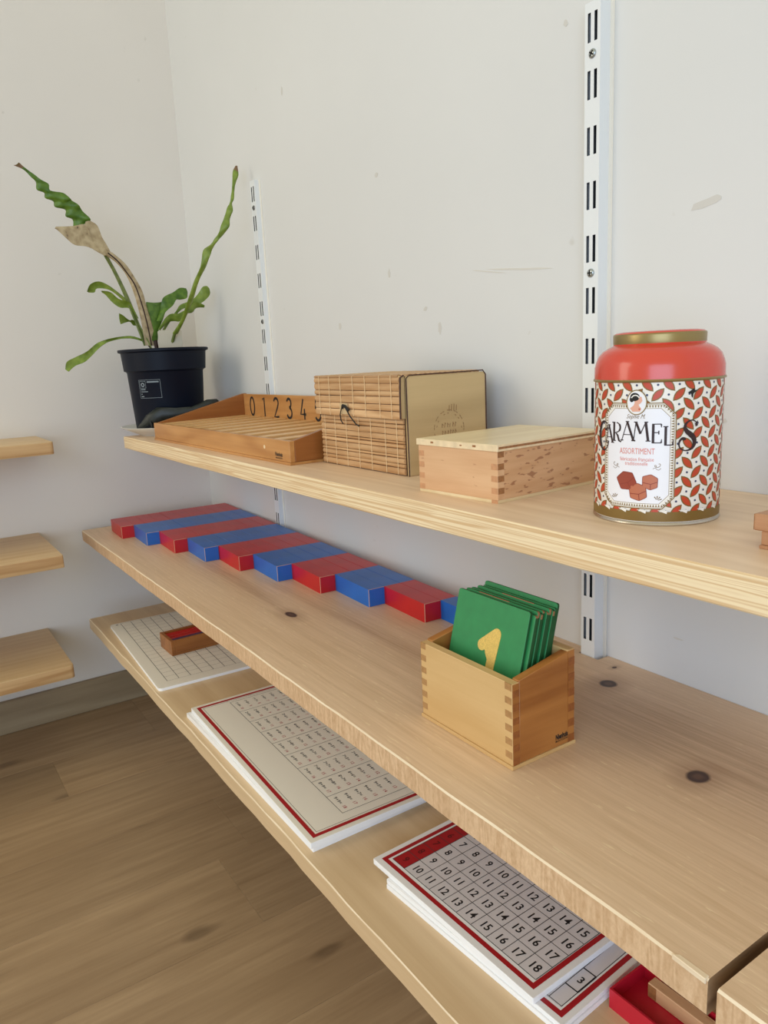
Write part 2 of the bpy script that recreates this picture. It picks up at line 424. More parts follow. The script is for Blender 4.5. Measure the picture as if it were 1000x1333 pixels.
bm = bm_new(); box(bm, -0.1, 3.4, 0.0, 0.1, -0.06, 2.6)
wall_r = struct(obj('wall_right', bm, M_wall), 'white painted wall carrying the slotted rails')
bm = bm_new(); box(bm, -0.1, 0.0, -3.6, 0.0, -0.06, 2.6)
wall_l = struct(obj('wall_left', bm, M_wall_left), 'cream painted wall on the left')
bm = bm_new(); box(bm, 0.0, 0.012, -3.6, -0.012, 0.0, 0.0718); bevel(bm, 0.0015)
struct(obj('baseboard_left', bm, M_base), 'grey-brown skirting under the left shelves')
bm = bm_new(); box(bm, 0.0, 3.4, -0.012, 0.0, 0.0, 0.0718); bevel(bm, 0.0015)
struct(obj('baseboard_right', bm, M_base), 'grey-brown skirting under the long shelves')

# marks on the right wall: bare patches and scuffs, a hair proud of the paint
def wall_mark(x, z, w_, h_, ang, m, name='paint_mark'):
    bm = bm_new(); n = 14; pts = []
    for k in range(n):
        t = 2*math.pi*k/n; rr = 1+random.uniform(-0.22, 0.22)
        a, b_ = w_*rr*math.cos(t), h_*rr*math.sin(t)
        pts.append((x+a*math.cos(ang)-b_*math.sin(ang), z+a*math.sin(ang)+b_*math.cos(ang)))
    prism(bm, pts, -0.0003, 0.0001, 'Y')
    obj(name, bm, m, wall_r)
wall_mark(1.2868, 0.8705, 0.0165, 0.0038, 0.16, M_patch)
wall_mark(0.6479, 0.803, 0.0045, 0.005, 0.3, M_patch); wall_mark(0.905, 0.785, 0.0035, 0.008, 0.0, M_patch)
wall_mark(0.7925, 0.867, 0.003, 0.006, 0.1, M_patch); wall_mark(0.503, 1.187, 0.0025, 0.007, -0.1, M_patch)
wall_mark(0.8745, 0.8123, 0.004, 0.0025, 0.4, M_patch); wall_mark(1.1242, 1.0704, 0.003, 0.003, 0.2, M_patch)
wall_mark(0.7708, 1.002, 0.004, 0.003, 0.2, M_patch); wall_mark(1.3133, 0.681, 0.004, 0.002, 0.2, M_patch)
wall_mark(1.05, 0.843, 0.05, 0.0011, -0.10, M_scuff, 'scuff'); wall_mark(1.0, 0.846, 0.03, 0.0008, -0.16, M_scuff, 'scuff')
wall_mark(1.262, 0.512, 0.005, 0.0022, 0.1, M_scuff, 'scuff'); wall_mark(1.275, 0.462, 0.006, 0.001, 0.0, M_scuff, 'scuff')

# slotted wall rails
def rail(name, xc, ztop, zbot, zs, label, m_screw, D=0.016):
    root = thing(name, label, 'rail', (xc, 0, zbot))
    W = 0.0094
    xs = [-W, -0.0058, -0.0022, 0.0022, 0.0058, W]
    zsl = []
    z = zs
    while z > zbot+0.03:
        if z-0.0255 > zbot+0.004: zsl.append((z-zbot, z-0.0255-zbot))
        z -= 0.05
    H = ztop-zbot
    rows = [H]
    for a, b_ in zsl: rows += [a, b_]
    rows.append(0.0)
    bm = bm_new()
    grid = {(i, j): bm.verts.new((x, -D, z)) for i, x in enumerate(xs) for j, z in enumerate(rows)}
    for j in range(len(rows)-1):
        for i in range(len(xs)-1):
            if j % 2 == 1 and i in (1, 3):
                # slot: inner returns 1.6 mm deep
                q = [grid[i, j], grid[i+1, j], grid[i+1, j+1], grid[i, j+1]]
                inn = [bm.verts.new((v.co.x, -D+0.0016, v.co.z)) for v in q]
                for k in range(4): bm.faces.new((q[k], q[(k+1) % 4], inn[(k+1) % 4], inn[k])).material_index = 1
                continue
            bm.faces.new((grid[i, j], grid[i+1, j], grid[i+1, j+1], grid[i, j+1]))
    for sx, i in ((-1, 0), (1, len(xs)-1)):
        a = [grid[i, j] for j in range(len(rows))]
        bk = [bm.verts.new((v.co.x, -0.0002, v.co.z)) for v in a]
        for j in range(len(rows)-1): bm.faces.new((a[j], a[j+1], bk[j+1], bk[j]))
        if sx > 0: rb = bk
        else: lb = bk
    t = [grid[i, 0] for i in range(len(xs))]
    bm.faces.new(t+[rb[0], lb[0]])
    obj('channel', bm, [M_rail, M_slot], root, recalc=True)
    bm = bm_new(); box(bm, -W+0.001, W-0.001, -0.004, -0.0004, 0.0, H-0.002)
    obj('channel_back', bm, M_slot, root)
    bm = bm_new(); box(bm, W, W+0.0034, -0.0022, -0.0001, 0.0, H); obj('back_flange', bm, M_cream, root)
    for k, zz in enumerate((zs-0.036, zs-0.236, zs-0.436)):
        if zz < zbot+0.01: continue
        s = bpy.data.objects.new('screw', SCREW if m_screw is M_screw else SCREWG); COL.objects.link(s)
        s.parent = root; s.location = (0.0003, -D, zz-zbot); s.rotation_euler = (0, random.uniform(0, 1.5), 0)
    return root
def screw_mesh(m):
    bm = bm_new()
    r = 0.0043
    lathe(bm, [(r, 0.0), (r*0.98, 0.0008), (r*0.8, 0.0016), (r*0.45, 0.002), (0.0, 0.0021)], 18)
    for a, b_ in ((0.0028, 0.0007), (0.0007, 0.0028)): box(bm, -a, a, -b_, b_, 0.0014, 0.00225, 1)
    bmesh.ops.rotate(bm, verts=bm.verts, cent=(0, 0, 0), matrix=Matrix.Rotation(math.pi/2, 3, 'X'))
    me = bpy.data.meshes.new('screw'); bmesh.ops.recalc_face_normals(bm, faces=bm.faces); bm.to_mesh(me); bm.free()
    me.materials.append(m); me.materials.append(M_dark); return me
SCREW = screw_mesh(M_screw); SCREWG = screw_mesh(M_screwg)
rail('wall_rail', 1.1725, 1.0695, 0.16, 1.0604, 'tall white slotted steel wall rail behind the caramel tin', M_screw)
rail('wall_rail', 0.3840, 1.0735, 0.16, 1.0628, 'white slotted steel wall rail between plant and bamboo box', M_screwg, 0.0108)

# shelves on the right wall: swept boards, notched round the rails
def shelf(x0, x1, yf, zt, t, wob, mats, label, notches=(), ch=0.0012, name='shelf_board', back=-0.0006):
    xs = sorted(set([x0, x1]+[x0+(x1-x0)*i/60 for i in range(61)]+[n_+s*0.0002 for a, b_ in notches for n_, s in ((a, -1), (a, 1), (b_, -1), (b_, 1))]))
    bm = bm_new(); prev = None; R = random.Random(int(abs(yf)*1e4)+int(zt*1e4))
    ph = [R.uniform(0, 6) for _ in range(4)]
    for k, x in enumerate(xs):
        s = (math.sin(x*23+ph[0])+0.6*math.sin(x*61+ph[1])+0.4*math.sin(x*127+ph[2]))*wob
        s2 = (math.sin(x*31+ph[3])+0.7*math.sin(x*83+ph[0]))*wob
        yb = back
        for a, b_ in notches:
            if a+0.0001 < x < b_-0.0001: yb = -0.0175
        y = yf+s
        ring = [bm.verts.new(p) for p in ((x, yb, zt-t), (x, y+ch+s2*0.6, zt-t), (x, y, zt-t+ch+s2*0.4), (x, y, zt-ch-abs(s)*0.6), (x, y+ch+abs(s2)*0.8, zt), (x, yb, zt))]
        if prev:
            for q in range(6):
                f = bm.faces.new((prev[q], prev[(q+1) % 6], ring[(q+1) % 6], ring[q])); f.material_index = (0, 1, 1, 2, 0, 0)[q]
        else:
            f = bm.faces.new(ring); f.material_index = 3
        prev = ring
    f = bm.faces.new(prev); f.material_index = 3
    return tag(obj(name, bm, mats, sharp=0.35), label, 'shelf')
NR = ((1.1605, 1.1885), (0.372, 0.4))
shelf(0.149, 1.95, -0.2275, zT, 0.0238, 0.0004, [M_top, M_top_edge, M_top_edge, M_end], 'top pine shelf board carrying plant, boxes and caramel tin', NR)
shelf(0.0257, 1.5118, -0.306, zM, 0.0231, 0.0004, [M_mid, M_mid_edge, M_arris, M_end], 'middle pine shelf board carrying the red and blue rods', NR, ch=0.0011)
shelf(1.519, 2.1, -0.309, zM+0.001, 0.024, 0.0004, [M_mid, M_mid_edge, M_arris, M_end], 'end of another pine board at the bottom right corner', ())
shelf(0.1193, 1.95, -0.3318, zB, 0.0218, 0.0005, [M_low, M_low, M_arris, M_end], 'bottom pine shelf board carrying the printed boards', NR, ch=0.0008)
# splinter lifting off the front corner of the middle board: part of that board
mid_board = [o for o in COL.objects if o.get('label', '').startswith('middle pine')][0]
bm = bm_new(); prism(bm, [(1.4895, -0.3066), (1.511, -0.3075), (1.511, -0.3035), (1.4925, -0.3032)], zM-0.003, zM+0.0005, 'Z'); bevel(bm, 0.0004)
obj('splinter', bm, M_arris, mid_board)

# shelves on the left wall
def lshelf(xf, y1, zt, t, label, cut=0.012):
    bm = bm_new(); y0 = -1.3
    pts = [(0.0004, y0), (xf, y0), (xf, y1-cut)]
    for k in range(1, 5): pts.append((xf-cut*(1-math.cos(k*math.pi/8)), y1-cut+cut*math.sin(k*math.pi/8)))
    pts.append((0.0004, y1))
    fs = prism(bm, pts, zt-t, zt, 'Z'); bmesh.ops.recalc_face_normals(bm, faces=bm.faces)
    for f in bm.faces:
        if abs(f.normal.z) < 0.5: f.material_index = 1
    bevel(bm, 0.0014, 2, 0.6)
    return tag(obj('shelf_board', bm, [M_left, M_left_edge]), label, 'shelf')
lshelf(0.1861, -0.366, 0.6249, 0.0234, 'top pine board of the three on the left wall', 0.008)
lshelf(0.2534, -0.3872, 0.422, 0.0244, 'middle pine board of the three on the left wall', 0.003)
lshelf(0.2619, -0.396, 0.2108, 0.0254, 'lowest pine board of the three on the left wall', 0.007)

# ---------------------------------------------------------------- plant in its pot
PX, PY = 0.170, -0.1345
sc_ = thing('saucer', 'white glazed saucer under the dark plant pot', 'saucer', (PX, PY, zT))
bm = bm_new()
lathe(bm, [(0.0, 0.0012), (0.050, 0.0012), (0.054, 0.0), (0.062, 0.0), (0.064, 0.002), (0.080, 0.0085), (0.0965, 0.0165), (0.0985, 0.0182), (0.0965, 0.0188), (0.080, 0.0115), (0.066, 0.006), (0.0, 0.006)], 64)
obj('dish', bm, M_saucer, sc_)
pl = thing('potted_plant', 'straggly fern with wavy leaves in a navy-black plastic nursery pot', 'plant', (PX, PY, zT+0.0062))
HP = 0.789-zT-0.0062
bm = bm_new()
lathe(bm, [(0.0, 0.0), (0.064, 0.0), (0.067, 0.002), (0.0745, HP*0.72), (0.0762, HP*0.735), (0.0800, HP*0.745), (0.0830, HP-0.007), (0.0880, HP-0.005), (0.0884, HP-0.001), (0.0872, HP), (0.0815, HP-0.001), (0.0775, HP-0.02), (0.0, HP-0.02)], 72)
obj('pot', bm, M_pot, pl)
bm = bm_new()
R_ = random.Random(3)
rg = lathe(bm, [(0.0775, HP-0.019), (0.06, HP-0.014), (0.035, HP-0.0105), (0.0, HP-0.0095)], 28)
for ring in rg[1:]:
    for v in ring: v.co.z += R_.uniform(-0.002, 0.003)
obj('soil', bm, M_soil, pl)
# printed frame on the pot, wrapped on the cone
bm = bm_new()
thv = math.atan2(-0.6298-PY, 1.7107-PX)
def conep(s, h):   # s along the rim from the printed frame centre, h above pot base
    r = 0.067+(0.0745-0.067)*(h/(HP*0.72))+0.0003
    a = thv-0.46+s/r
    return (r*math.cos(a), r*math.sin(a), h)
def cone_rect(s0, s1, h0, h1):
    n = max(1, int((s1-s0)/0.004))
    for k in range(n):
        a, b_ = s0+(s1-s0)*k/n, s0+(s1-s0)*(k+1)/n
        bm.faces.new([bm.verts.new(conep(*p)) for p in ((a, h0), (b_, h0), (b_, h1), (a, h1))])
a0, a1, h0, h1 = -0.024, 0.022, 0.069, 0.1045
for q in ((a0, a1, h0, h0+0.0006), (a0, a1, h1-0.0006, h1), (a0, a0+0.0006, h0, h1), (a1-0.0006, a1, h0, h1)): cone_rect(*q)
for q in ((a0+0.002, a0+0.016, h1-0.003, h1-0.0024), (a0+0.002, a0+0.016, h1-0.016, h1-0.0154), (a0+0.002, a0+0.0026, h1-0.016, h1-0.003), (a0+0.0154, a0+0.016, h1-0.016, h1-0.003),
          (a0+0.019, a1-0.003, h1-0.0055, h1-0.003), (a0+0.003, a0+0.014, h1-0.0195, h1-0.0178), (a0+0.003, a0+0.019, h1-0.0235, h1-0.0222), (a0+0.003, a0+0.006, h1-0.028, h1-0.0265), (a0+0.003, a0+0.009, h1-0.033, h1-0.0312)): cone_rect(*q)
n = 20
for k in range(n):
    t0, t1 = 2*math.pi*k/n, 2*math.pi*(k+1)/n
    P = lambda r, t: conep(a0+0.009+r*math.cos(t), h1-0.0095+r*math.sin(t))
    bm.faces.new([bm.verts.new(p) for p in (P(0.0022, t0), P(0.0042, t0), P(0.0042, t1), P(0.0022, t1))])
obj('printed_frame', bm, M_potprint, pl, recalc=False)

def cat(p0, p1, p2, p3, t):
    return 0.5*((2*p1)+(p2-p0)*t+(2*p0-5*p1+4*p2-p3)*t*t+(3*p1-p0-3*p2+p3)*t*t*t)
def leaf(name, data, mat, thick=0.0006, sub=4, mid=0.0016, tip=None, rib=None, label=None):
    A = [Vector(d[:3])*1e-4 for d in data]; B = [Vector(d[3:])*1e-4 for d in data]
    off = Vector((PX, PY, zT+0.0062)); n = len(A); LA, LB = [], []
    for i in range(n-1):
        for s in range(sub):
            t = s/sub
            g = lambda P: cat(P[max(i-1, 0)], P[i], P[i+1], P[min(i+2, n-1)], t)
            LA.append(g(A)-off); LB.append(g(B)-off)
    LA.append(A[-1]-off); LB.append(B[-1]-off)
    bm = bm_new(); rows = []; nn = len(LA)
    for k in range(nn):
        a, b_ = LA[k], LB[k]; c = (a+b_)/2
        d = (LA[min(k+1, nn-1)]+LB[min(k+1, nn-1)])/2-(LA[max(k-1, 0)]+LB[max(k-1, 0)])/2
        nrm = d.cross(b_-a)
        nrm = nrm.normalized() if nrm.length > 1e-12 else Vector((1, 0, 0))
        wd = (b_-a).length
        c = c-nrm*min(mid, wd*0.18)
        top = [a, (a*0.55+c*0.45)-nrm*0.0003, c, (b_*0.55+c*0.45)-nrm*0.0003, b_]
        rows.append(([bm.verts.new(p+nrm*thick*0.5) for p in top], [bm.verts.new(p-nrm*thick*0.5) for p in top], k/(nn-1), nrm, c))
    for k in range(nn-1):
        (t0, b0, u, _, _), (t1, b1, _, _, _) = rows[k], rows[k+1]
        mi = 1 if tip and (u > tip) else 0
        for j in range(4):
            for f in (bm.faces.new((t0[j], t0[j+1], t1[j+1], t1[j])), bm.faces.new((b0[j+1], b0[j], b1[j], b1[j+1]))): f.material_index = mi; f.smooth = True
        for j in (0, 4):
            f = bm.faces.new((t0[j], t1[j], b1[j], b0[j])); f.material_index = mi; f.smooth = True
    for t, b_ in ((rows[0][0], rows[0][1]), (rows[-1][0], rows[-1][1])): bm.faces.new(t+b_[::-1])
    o = obj(name, bm, [mat, M_drytip], pl, smooth=True, sharp=1.2)
    if label: o['label'] = label
    if rib:
        bm = bm_new(); tube(bm, [r_[4] for r_ in rows], rib, 6); obj('midrib', bm, M_rib if mat is M_dry else M_stem, o)
    return o
LEAVES = {
    'dry_blade': [[1636,-1676,7966,1628,-1440,7959],[1705,-1733,8495,1693,-1509,8321],[1764,-1821,8934,1750,-1602,8706],[1811,-1948,9289,1815,-1672,8991],[1847,-2107,9498,1861,-1804,9242],[1891,-2242,9588,1895,-1969,9496],[1935,-2378,9654,1909,-2199,9692]],
    'dry_top': [[1946,-2346,9619,1904,-2213,9680],[1891,-2557,9759,1895,-2283,9843],[1868,-2669,9947,1890,-2340,9958],[1892,-2633,10128,1883,-2401,10164],[1913,-2611,10217,1861,-2510,10242]],
    'dry_flag': [[1964,-2355,9621,1895,-2305,9655],[1930,-2611,9767,1892,-2466,9836],[1903,-2844,9797,1912,-2554,10014],[1908,-2979,9904,1935,-2634,10162],[1911,-3119,10044,1913,-2851,10125],[1944,-3168,10059,1873,-3126,10106]],
    'stem': [[1591,-1683,7962,1530,-1612,7968],[1630,-1864,8547,1573,-1778,8551],[1678,-2014,8987,1621,-1930,8993],[1727,-2162,9354,1665,-2095,9378],[1794,-2256,9512,1732,-2185,9531],[1864,-2337,9635,1805,-2260,9657]],
    'green_top': [[1785,-2812,10136,1820,-2508,10226],[1758,-2799,10267,1911,-2522,10279],[1812,-2928,10307,1847,-2626,10410],[1787,-2913,10425,1918,-2699,10501],[1823,-3095,10457,1858,-2791,10578],[1790,-3103,10558,1940,-2833,10593],[1840,-3246,10595,1877,-2932,10698],[1809,-3244,10689,1902,-3154,10717],[1863,-3374,10724,1868,-3161,10833],[1836,-3364,10854,1921,-3294,10886],[1903,-3451,10924,1865,-3373,10969],[1843,-3543,11046,1913,-3519,11054],[1891,-3688,11086,1857,-3599,11149],[1859,-3693,11102,1942,-3631,11123]],
    'right_tall': [[2263,-1307,8161,2236,-1193,8160],[2520,-1220,8377,2604,-1155,8395],[2917,-1181,8708,2890,-1069,8724],[3135,-1092,9063,3217,-1033,9055],[3417,-1055,9275,3389,-945,9281],[3437,-985,9556,3531,-890,9479],[3606,-904,9634,3561,-846,9589],[3635,-826,9736,3707,-799,9695],[3764,-790,9820,3727,-710,9785],[3778,-745,9939,3878,-630,9916],[3821,-679,10090,3792,-571,10065],[3778,-597,10251,3863,-528,10201],[3753,-529,10339,3709,-471,10342],[3642,-451,10467,3713,-424,10433],[3652,-407,10667,3609,-343,10672],[3575,-347,10908,3661,-278,10852],[3562,-275,11028,3515,-225,11034]],
    'low_left': [[1623,-1683,8075,1564,-1670,8037],[1571,-1928,8160,1627,-1949,8112],[1606,-2295,8127,1549,-2275,8084],[1547,-2562,8048,1623,-2524,7979],[1623,-2803,7889,1589,-2713,7808],[1583,-3012,7790,1688,-2879,7694],[1675,-3202,7708,1658,-3058,7624],[1687,-3249,7569,1764,-3205,7527]],
    'left_a': [[1597,-1795,8494,1533,-1735,8497],[1542,-1859,8789,1465,-1838,8695],[1452,-2029,8995,1382,-1986,8902],[1358,-2211,9161,1289,-2165,9069],[1278,-2353,9226,1189,-2367,9102],[1198,-2494,9174,1140,-2413,9032],[1143,-2556,9040,1071,-2516,9037]],
    'left_b': [[1699,-1804,8487,1632,-1753,8491],[1712,-1897,8775,1627,-1899,8682],[1686,-2106,8860,1611,-2079,8704],[1685,-2240,8982,1609,-2217,8803],[1682,-2382,9010,1616,-2326,8939],[1707,-2433,8998,1635,-2398,8986]],
    'left_small': [[1606,-1768,8392,1525,-1758,8366],[1651,-1874,8466,1573,-1854,8365],[1703,-1956,8454,1628,-1928,8433],[1744,-2073,8546,1671,-2038,8412],[1795,-2161,8583,1719,-2135,8381]],
    'centre': [[1679,-1540,8054,1635,-1416,8052],[1678,-1544,8257,1648,-1377,8256],[1667,-1578,8486,1681,-1273,8482],[1666,-1581,8738,1701,-1210,8633],[1673,-1561,8803,1722,-1147,8732],[1727,-1392,8733,1734,-1109,8934]],
    'centre_b': [[1803,-1449,8426,1780,-1326,8425],[1723,-1339,8632,1810,-1266,8585],[1755,-1272,8856,1756,-1073,8729],[1681,-1144,8938,1789,-1003,8838],[1726,-1036,8985,1708,-894,8845],[1665,-866,9079,1758,-773,8872],[1712,-753,9070,1662,-713,8968]],
    'right_a': [[1546,-1269,8259,1504,-1202,8260],[1495,-1137,8441,1567,-1109,8410],[1581,-973,8614,1540,-906,8601],[1530,-842,8757,1603,-810,8679],[1626,-648,8832,1586,-576,8742],[1586,-482,8950,1670,-417,8797],[1652,-380,9100,1636,-231,8947],[1597,-260,9133,1668,-236,9074]],
    'right_b': [[1721,-1409,8268,1659,-1341,8270],[1755,-1259,8477,1696,-1179,8403],[1779,-1136,8565,1715,-1075,8426],[1805,-1010,8563,1740,-949,8423],[1832,-879,8621,1759,-843,8564],[1843,-799,8645,1789,-704,8582],[1881,-634,8790,1805,-607,8673],[1919,-468,8715,1840,-453,8680]],
}
leaf('leaf', LEAVES['stem']+LEAVES['green_top'][:0], M_stem, 0.0022)
leaf('leaf', LEAVES['dry_blade'], M_dry, 0.0007, mid=0.003, rib=0.0013, label='dry brown leaf base with dark midrib')
leaf('leaf', LEAVES['dry_top'], M_dry, 0.0007, mid=0.002, label='dry brown torn leaf edge')
leaf('leaf', LEAVES['dry_flag'], M_dry, 0.0007, mid=0.001, label='torn dry brown leaf flap')
leaf('leaf', LEAVES['green_top'], M_leafd, mid=0.002, tip=0.86, label='long wavy green leaf with dry tip')
leaf('leaf', LEAVES['right_tall'], M_leaf, 0.0012, tip=0.95, label='tall narrow leaf leaning to the wall')
leaf('leaf', LEAVES['low_left'], M_leaf, 0.0008, label='drooping leaf hanging over the rim')
for k in ('left_a', 'left_b', 'left_small', 'right_a', 'right_b'): leaf('leaf', LEAVES[k], M_leaf)
leaf('leaf', LEAVES['centre'], M_leafd); leaf('leaf', LEAVES['centre_b'], M_leafd)
def stalk(p0, p1, r, m=M_stem):
    off = Vector((PX, PY, zT+0.0062)); a, b_ = Vector(p0)-off, Vector(p1)-off
    bm = bm_new(); tube(bm, [a, a.lerp(b_, 0.5)+Vector((0, 0.001, 0)), b_], r); obj('stalk', bm, m, pl)
stalk((0.178, -0.129, 0.775), (0.2190, -0.1230, 0.8190), 0.0034)
stalk((0.173, -0.137, 0.775), (0.153, -0.122, 0.8300), 0.0016)
stalk((0.172, -0.140, 0.775), (0.169, -0.136, 0.8290), 0.0016)
stalk((0.166, -0.150, 0.775), (0.156, -0.178, 0.8400), 0.0016)
stalk((0.168, -0.150, 0.775), (0.1600, -0.1680, 0.8075), 0.0013, M_rib)
stalk((0.170, -0.148, 0.775), (0.1655, -0.147, 0.8060), 0.0045, M_rib)
stalk((0.172, -0.152, 0.775), (0.160, -0.180, 0.8500), 0.0014)
bm = bm_new()
nd_ = Vector((0.952, -0.306, 0)); rd_ = Vector((0.306, 0.952, 0)); c_ = Vector((0.2030, -0.1290, 0.7785))-Vector((PX, PY, zT+0.0062))
pts = [(-0.0225, 0), (0.0225, 0), (0.0235, 0.0430), (0.020, 0.0455), (-0.019, 0.0455), (-0.0225, 0.0430)]
A = [bm.verts.new(c_+rd_*a+Vector((0, 0, h))) for a, h in pts]; B = [bm.verts.new(c_+rd_*a+Vector((0, 0, h))-nd_*0.0007) for a, h in pts]
bm.faces.new(A); bm.faces.new(B[::-1])
for k in range(6): bm.faces.new((A[k], B[k], B[(k+1) % 6], A[(k+1) % 6]))
obj('plant_label', bm, M_tag, pl)['label'] = 'blank white plant label stuck in the soil'
# dark wilted leaf lying between pot and tray
bm = bm_new(); R_ = random.Random(5); pts = []
path = [((0.213, -0.212, 0.6385), 0.004), ((0.232, -0.200, 0.653), 0.012), ((0.245, -0.180, 0.664), 0.017), ((0.2545, -0.150, 0.662), 0.013), ((0.2625, -0.120, 0.664), 0.012), ((0.270, -0.092, 0.676), 0.011), ((0.2735, -0.072, 0.679), 0.008), ((0.275, -0.060, 0.672), 0.003)]
rows = []
for p, r in path:
    c = Vector(p)
    rows.append([bm.verts.new(c+Vector((0.45*r*math.cos(t), 0.25*r*math.cos(t), r*math.sin(t)*0.85))+Vector((R_.uniform(-1, 1), R_.uniform(-1, 1), R_.uniform(-1, 1)))*0.0012) for t in [2*math.pi*k/9 for k in range(9)]])
for A, B in zip(rows, rows[1:]):
    for k in range(9): bm.faces.new((A[k], A[(k+1) % 9], B[(k+1) % 9], B[k]))
bm.faces.new(rows[0]); bm.faces.new(rows[-1])
for a, b_, c in ((0.236, -0.196, 0.0), (0.262, -0.115, 0.0)):
    tube(bm, [(a, b_, 0.655), (a+0.002, b_+0.003, 0.640), (a-0.002, b_, zT+0.0160)], [0.003, 0.0025, 0.002])
tag(obj('wilted_leaf', bm, M_wilt, smooth=True, sharp=1.5), 'dark wilted leaf lying between plant pot and numeral tray', 'leaf')

def flat_poly(bm, pts, mi=0, z=0.0):
    f = bm.faces.new([bm.verts.new((a, b_, z)) for a, b_ in pts]); f.material_index = mi; return f
def flat_stroke(bm, pts, wd, mi=0, z=0.0):
    n = len(pts); ws = wd if isinstance(wd, (list, tuple)) else [wd]*n; L_, R2 = [], []
    for i, p in enumerate(pts):
        a, b_ = pts[max(i-1, 0)], pts[min(i+1, n-1)]
        d = Vector((b_[0]-a[0], b_[1]-a[1])).normalized(); nrm = Vector((-d.y, d.x))*ws[i]/2
        L_.append(bm.verts.new((p[0]+nrm.x, p[1]+nrm.y, z))); R2.append(bm.verts.new((p[0]-nrm.x, p[1]-nrm.y, z)))
    for i in range(n-1):
        f = bm.faces.new((L_[i], R2[i], R2[i+1], L_[i+1])); f.material_index = mi
def arc(cx, cy, rx, ry, a0, a1, n=14):
    return [(cx+rx*math.cos(math.radians(a0+(a1-a0)*k/n)), cy+ry*math.sin(math.radians(a0+(a1-a0)*k/n))) for k in range(n+1)]
E_ = lambda cx, cy, rx, ry, a0, a1, n=12: arc(cx, cy, rx, ry, a0, a1, n)
DIG = {0: [E_(0, 0.5, 0.40, 0.46, 90, 450, 22)], 1: [[(-0.22, 0.86), (0.10, 0.97), (0.10, 0.02)]],
       2: [E_(0, 0.74, 0.38, 0.22, 165, -20)+[(0.20, 0.50), (-0.38, 0.04), (0.42, 0.04)]],
       3: [E_(-0.02, 0.75, 0.34, 0.21, 160, -80)+E_(-0.02, 0.28, 0.40, 0.25, 80, -160)], 4: [[(0.05, 0.97), (-0.40, 0.26), (0.42, 0.26)], [(0.18, 0.52), (0.18, 0.02)]],
       5: [[(0.36, 0.95), (-0.26, 0.95), (-0.32, 0.56)]+E_(-0.02, 0.31, 0.40, 0.28, 120, -150)], 6: [[(0.20, 0.96), (-0.30, 0.50)]+E_(0, 0.28, 0.38, 0.25, 150, 510, 18)],
       7: [[(-0.38, 0.95), (0.38, 0.95), (-0.05, 0.02)]], 8: [E_(0, 0.74, 0.32, 0.21, 90, 450, 18), E_(0, 0.28, 0.38, 0.25, 90, 450, 18)], 9: [E_(0, 0.70, 0.38, 0.25, 0, 360, 18)+[(0.34, 0.5), (-0.1, 0.02)]]}
# ---------------------------------------------------------------- numeral sorting tray
TX, TY = 0.2845, -0.2038
tr = thing('sorting_tray', 'sloping beech tray with black numerals on its back board', 'tray', (TX, TY, zT), 0.014)
TL, TD = 0.5485, 0.1905
bm = bm_new(); box(bm, -0.0012, TL+0.0012, -0.0012, TD, 0.0, 0.0035); bevel(bm, 0.0004); obj('base', bm, M_beech, tr)
bm = bm_new(); box(bm, 0, TL, 0, 0.0075, 0.0035, 0.0315); bevel(bm, 0.0006); obj('front_panel', bm, M_beech, tr)
bm = bm_new(); box(bm, 0.0075, TL-0.0075, TD-0.0075, TD, 0.0035, 0.0735); bevel(bm, 0.0006); obj('back_panel', bm, M_beech, tr)
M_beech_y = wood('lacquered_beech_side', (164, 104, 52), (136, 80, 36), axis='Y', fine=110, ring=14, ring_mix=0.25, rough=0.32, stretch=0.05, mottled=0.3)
for x in (0.0, TL-0.0075):
    bm = bm_new(); prism(bm, [(0.0075, 0.0035), (TD, 0.0035), (TD, 0.0745), (TD-0.008, 0.0745), (0.0075, 0.0317)], x, x+0.0075, 'X'); bevel(bm, 0.0006)
    obj('side_panel', bm, M_beech_y, tr)
me = None
M_slatwood = wood('tray_slat_beech', (230, 188, 132), (208, 160, 102), axis='Y', fine=110, ring=14, ring_mix=0.25, rough=0.35, mottled=0.2)
pitch = 0.0522
for k in range(10):
    x = 0.0075-0.0015+k*pitch
    if x+0.012 > TL-0.008: break
    if me is None:
        bm = bm_new(); prism(bm, [(0.0075, 0.0035), (TD-0.0075, 0.0035), (TD-0.0075, 0.0325), (0.0075, 0.0300)], -0.0110, 0.0110, 'X'); bevel(bm, 0.0005)
        o = obj('slat', bm, M_slatwood, tr); me = o.data
    else:
        o = bpy.data.objects.new('slat', me); COL.objects.link(o); o.parent = tr
    o.location = (x+0.0125, 0, 0)
for d in range(10):
    bm = bm_new(); x = 0.0462+d*pitch*0.992
    for st in DIG[d]:
        flat_stroke(bm, [(p[0]*0.0235, p[1]*0.0372) for p in st], 0.0046)
    for v in bm.verts: v.co = Vector((x+v.co.x, TD-0.00765, 0.0318+v.co.y))
    obj('digit', bm, M_black, tr, recalc=False)
bm = bm_new(); put_text(bm, 'Nienhuis', lambda a, b_: (TL-0.032+a, -0.00015, 0.0125+b_), 0.0075, 0.8, 0, 0.03)
put_text(bm, 'MONTESSORI', lambda a, b_: (TL-0.032+a, -0.00015, 0.0075+b_), 0.0032, 1.0, 0, 0.01)
obj('maker_print', bm, M_black, tr, recalc=False)
bm = bm_new(); lathe(bm, [(0.0, 0.0002), (0.0026, 0.0002), (0.0026, -0.0002)], 12)
bmesh.ops.rotate(bm, verts=bm.verts, cent=(0, 0, 0), matrix=Matrix.Rotation(math.pi/2, 3, 'X'))
o = obj('wood_plug', bm, M_plyedge, tr, loc=(TL-0.0745, 0.0, 0.0195))

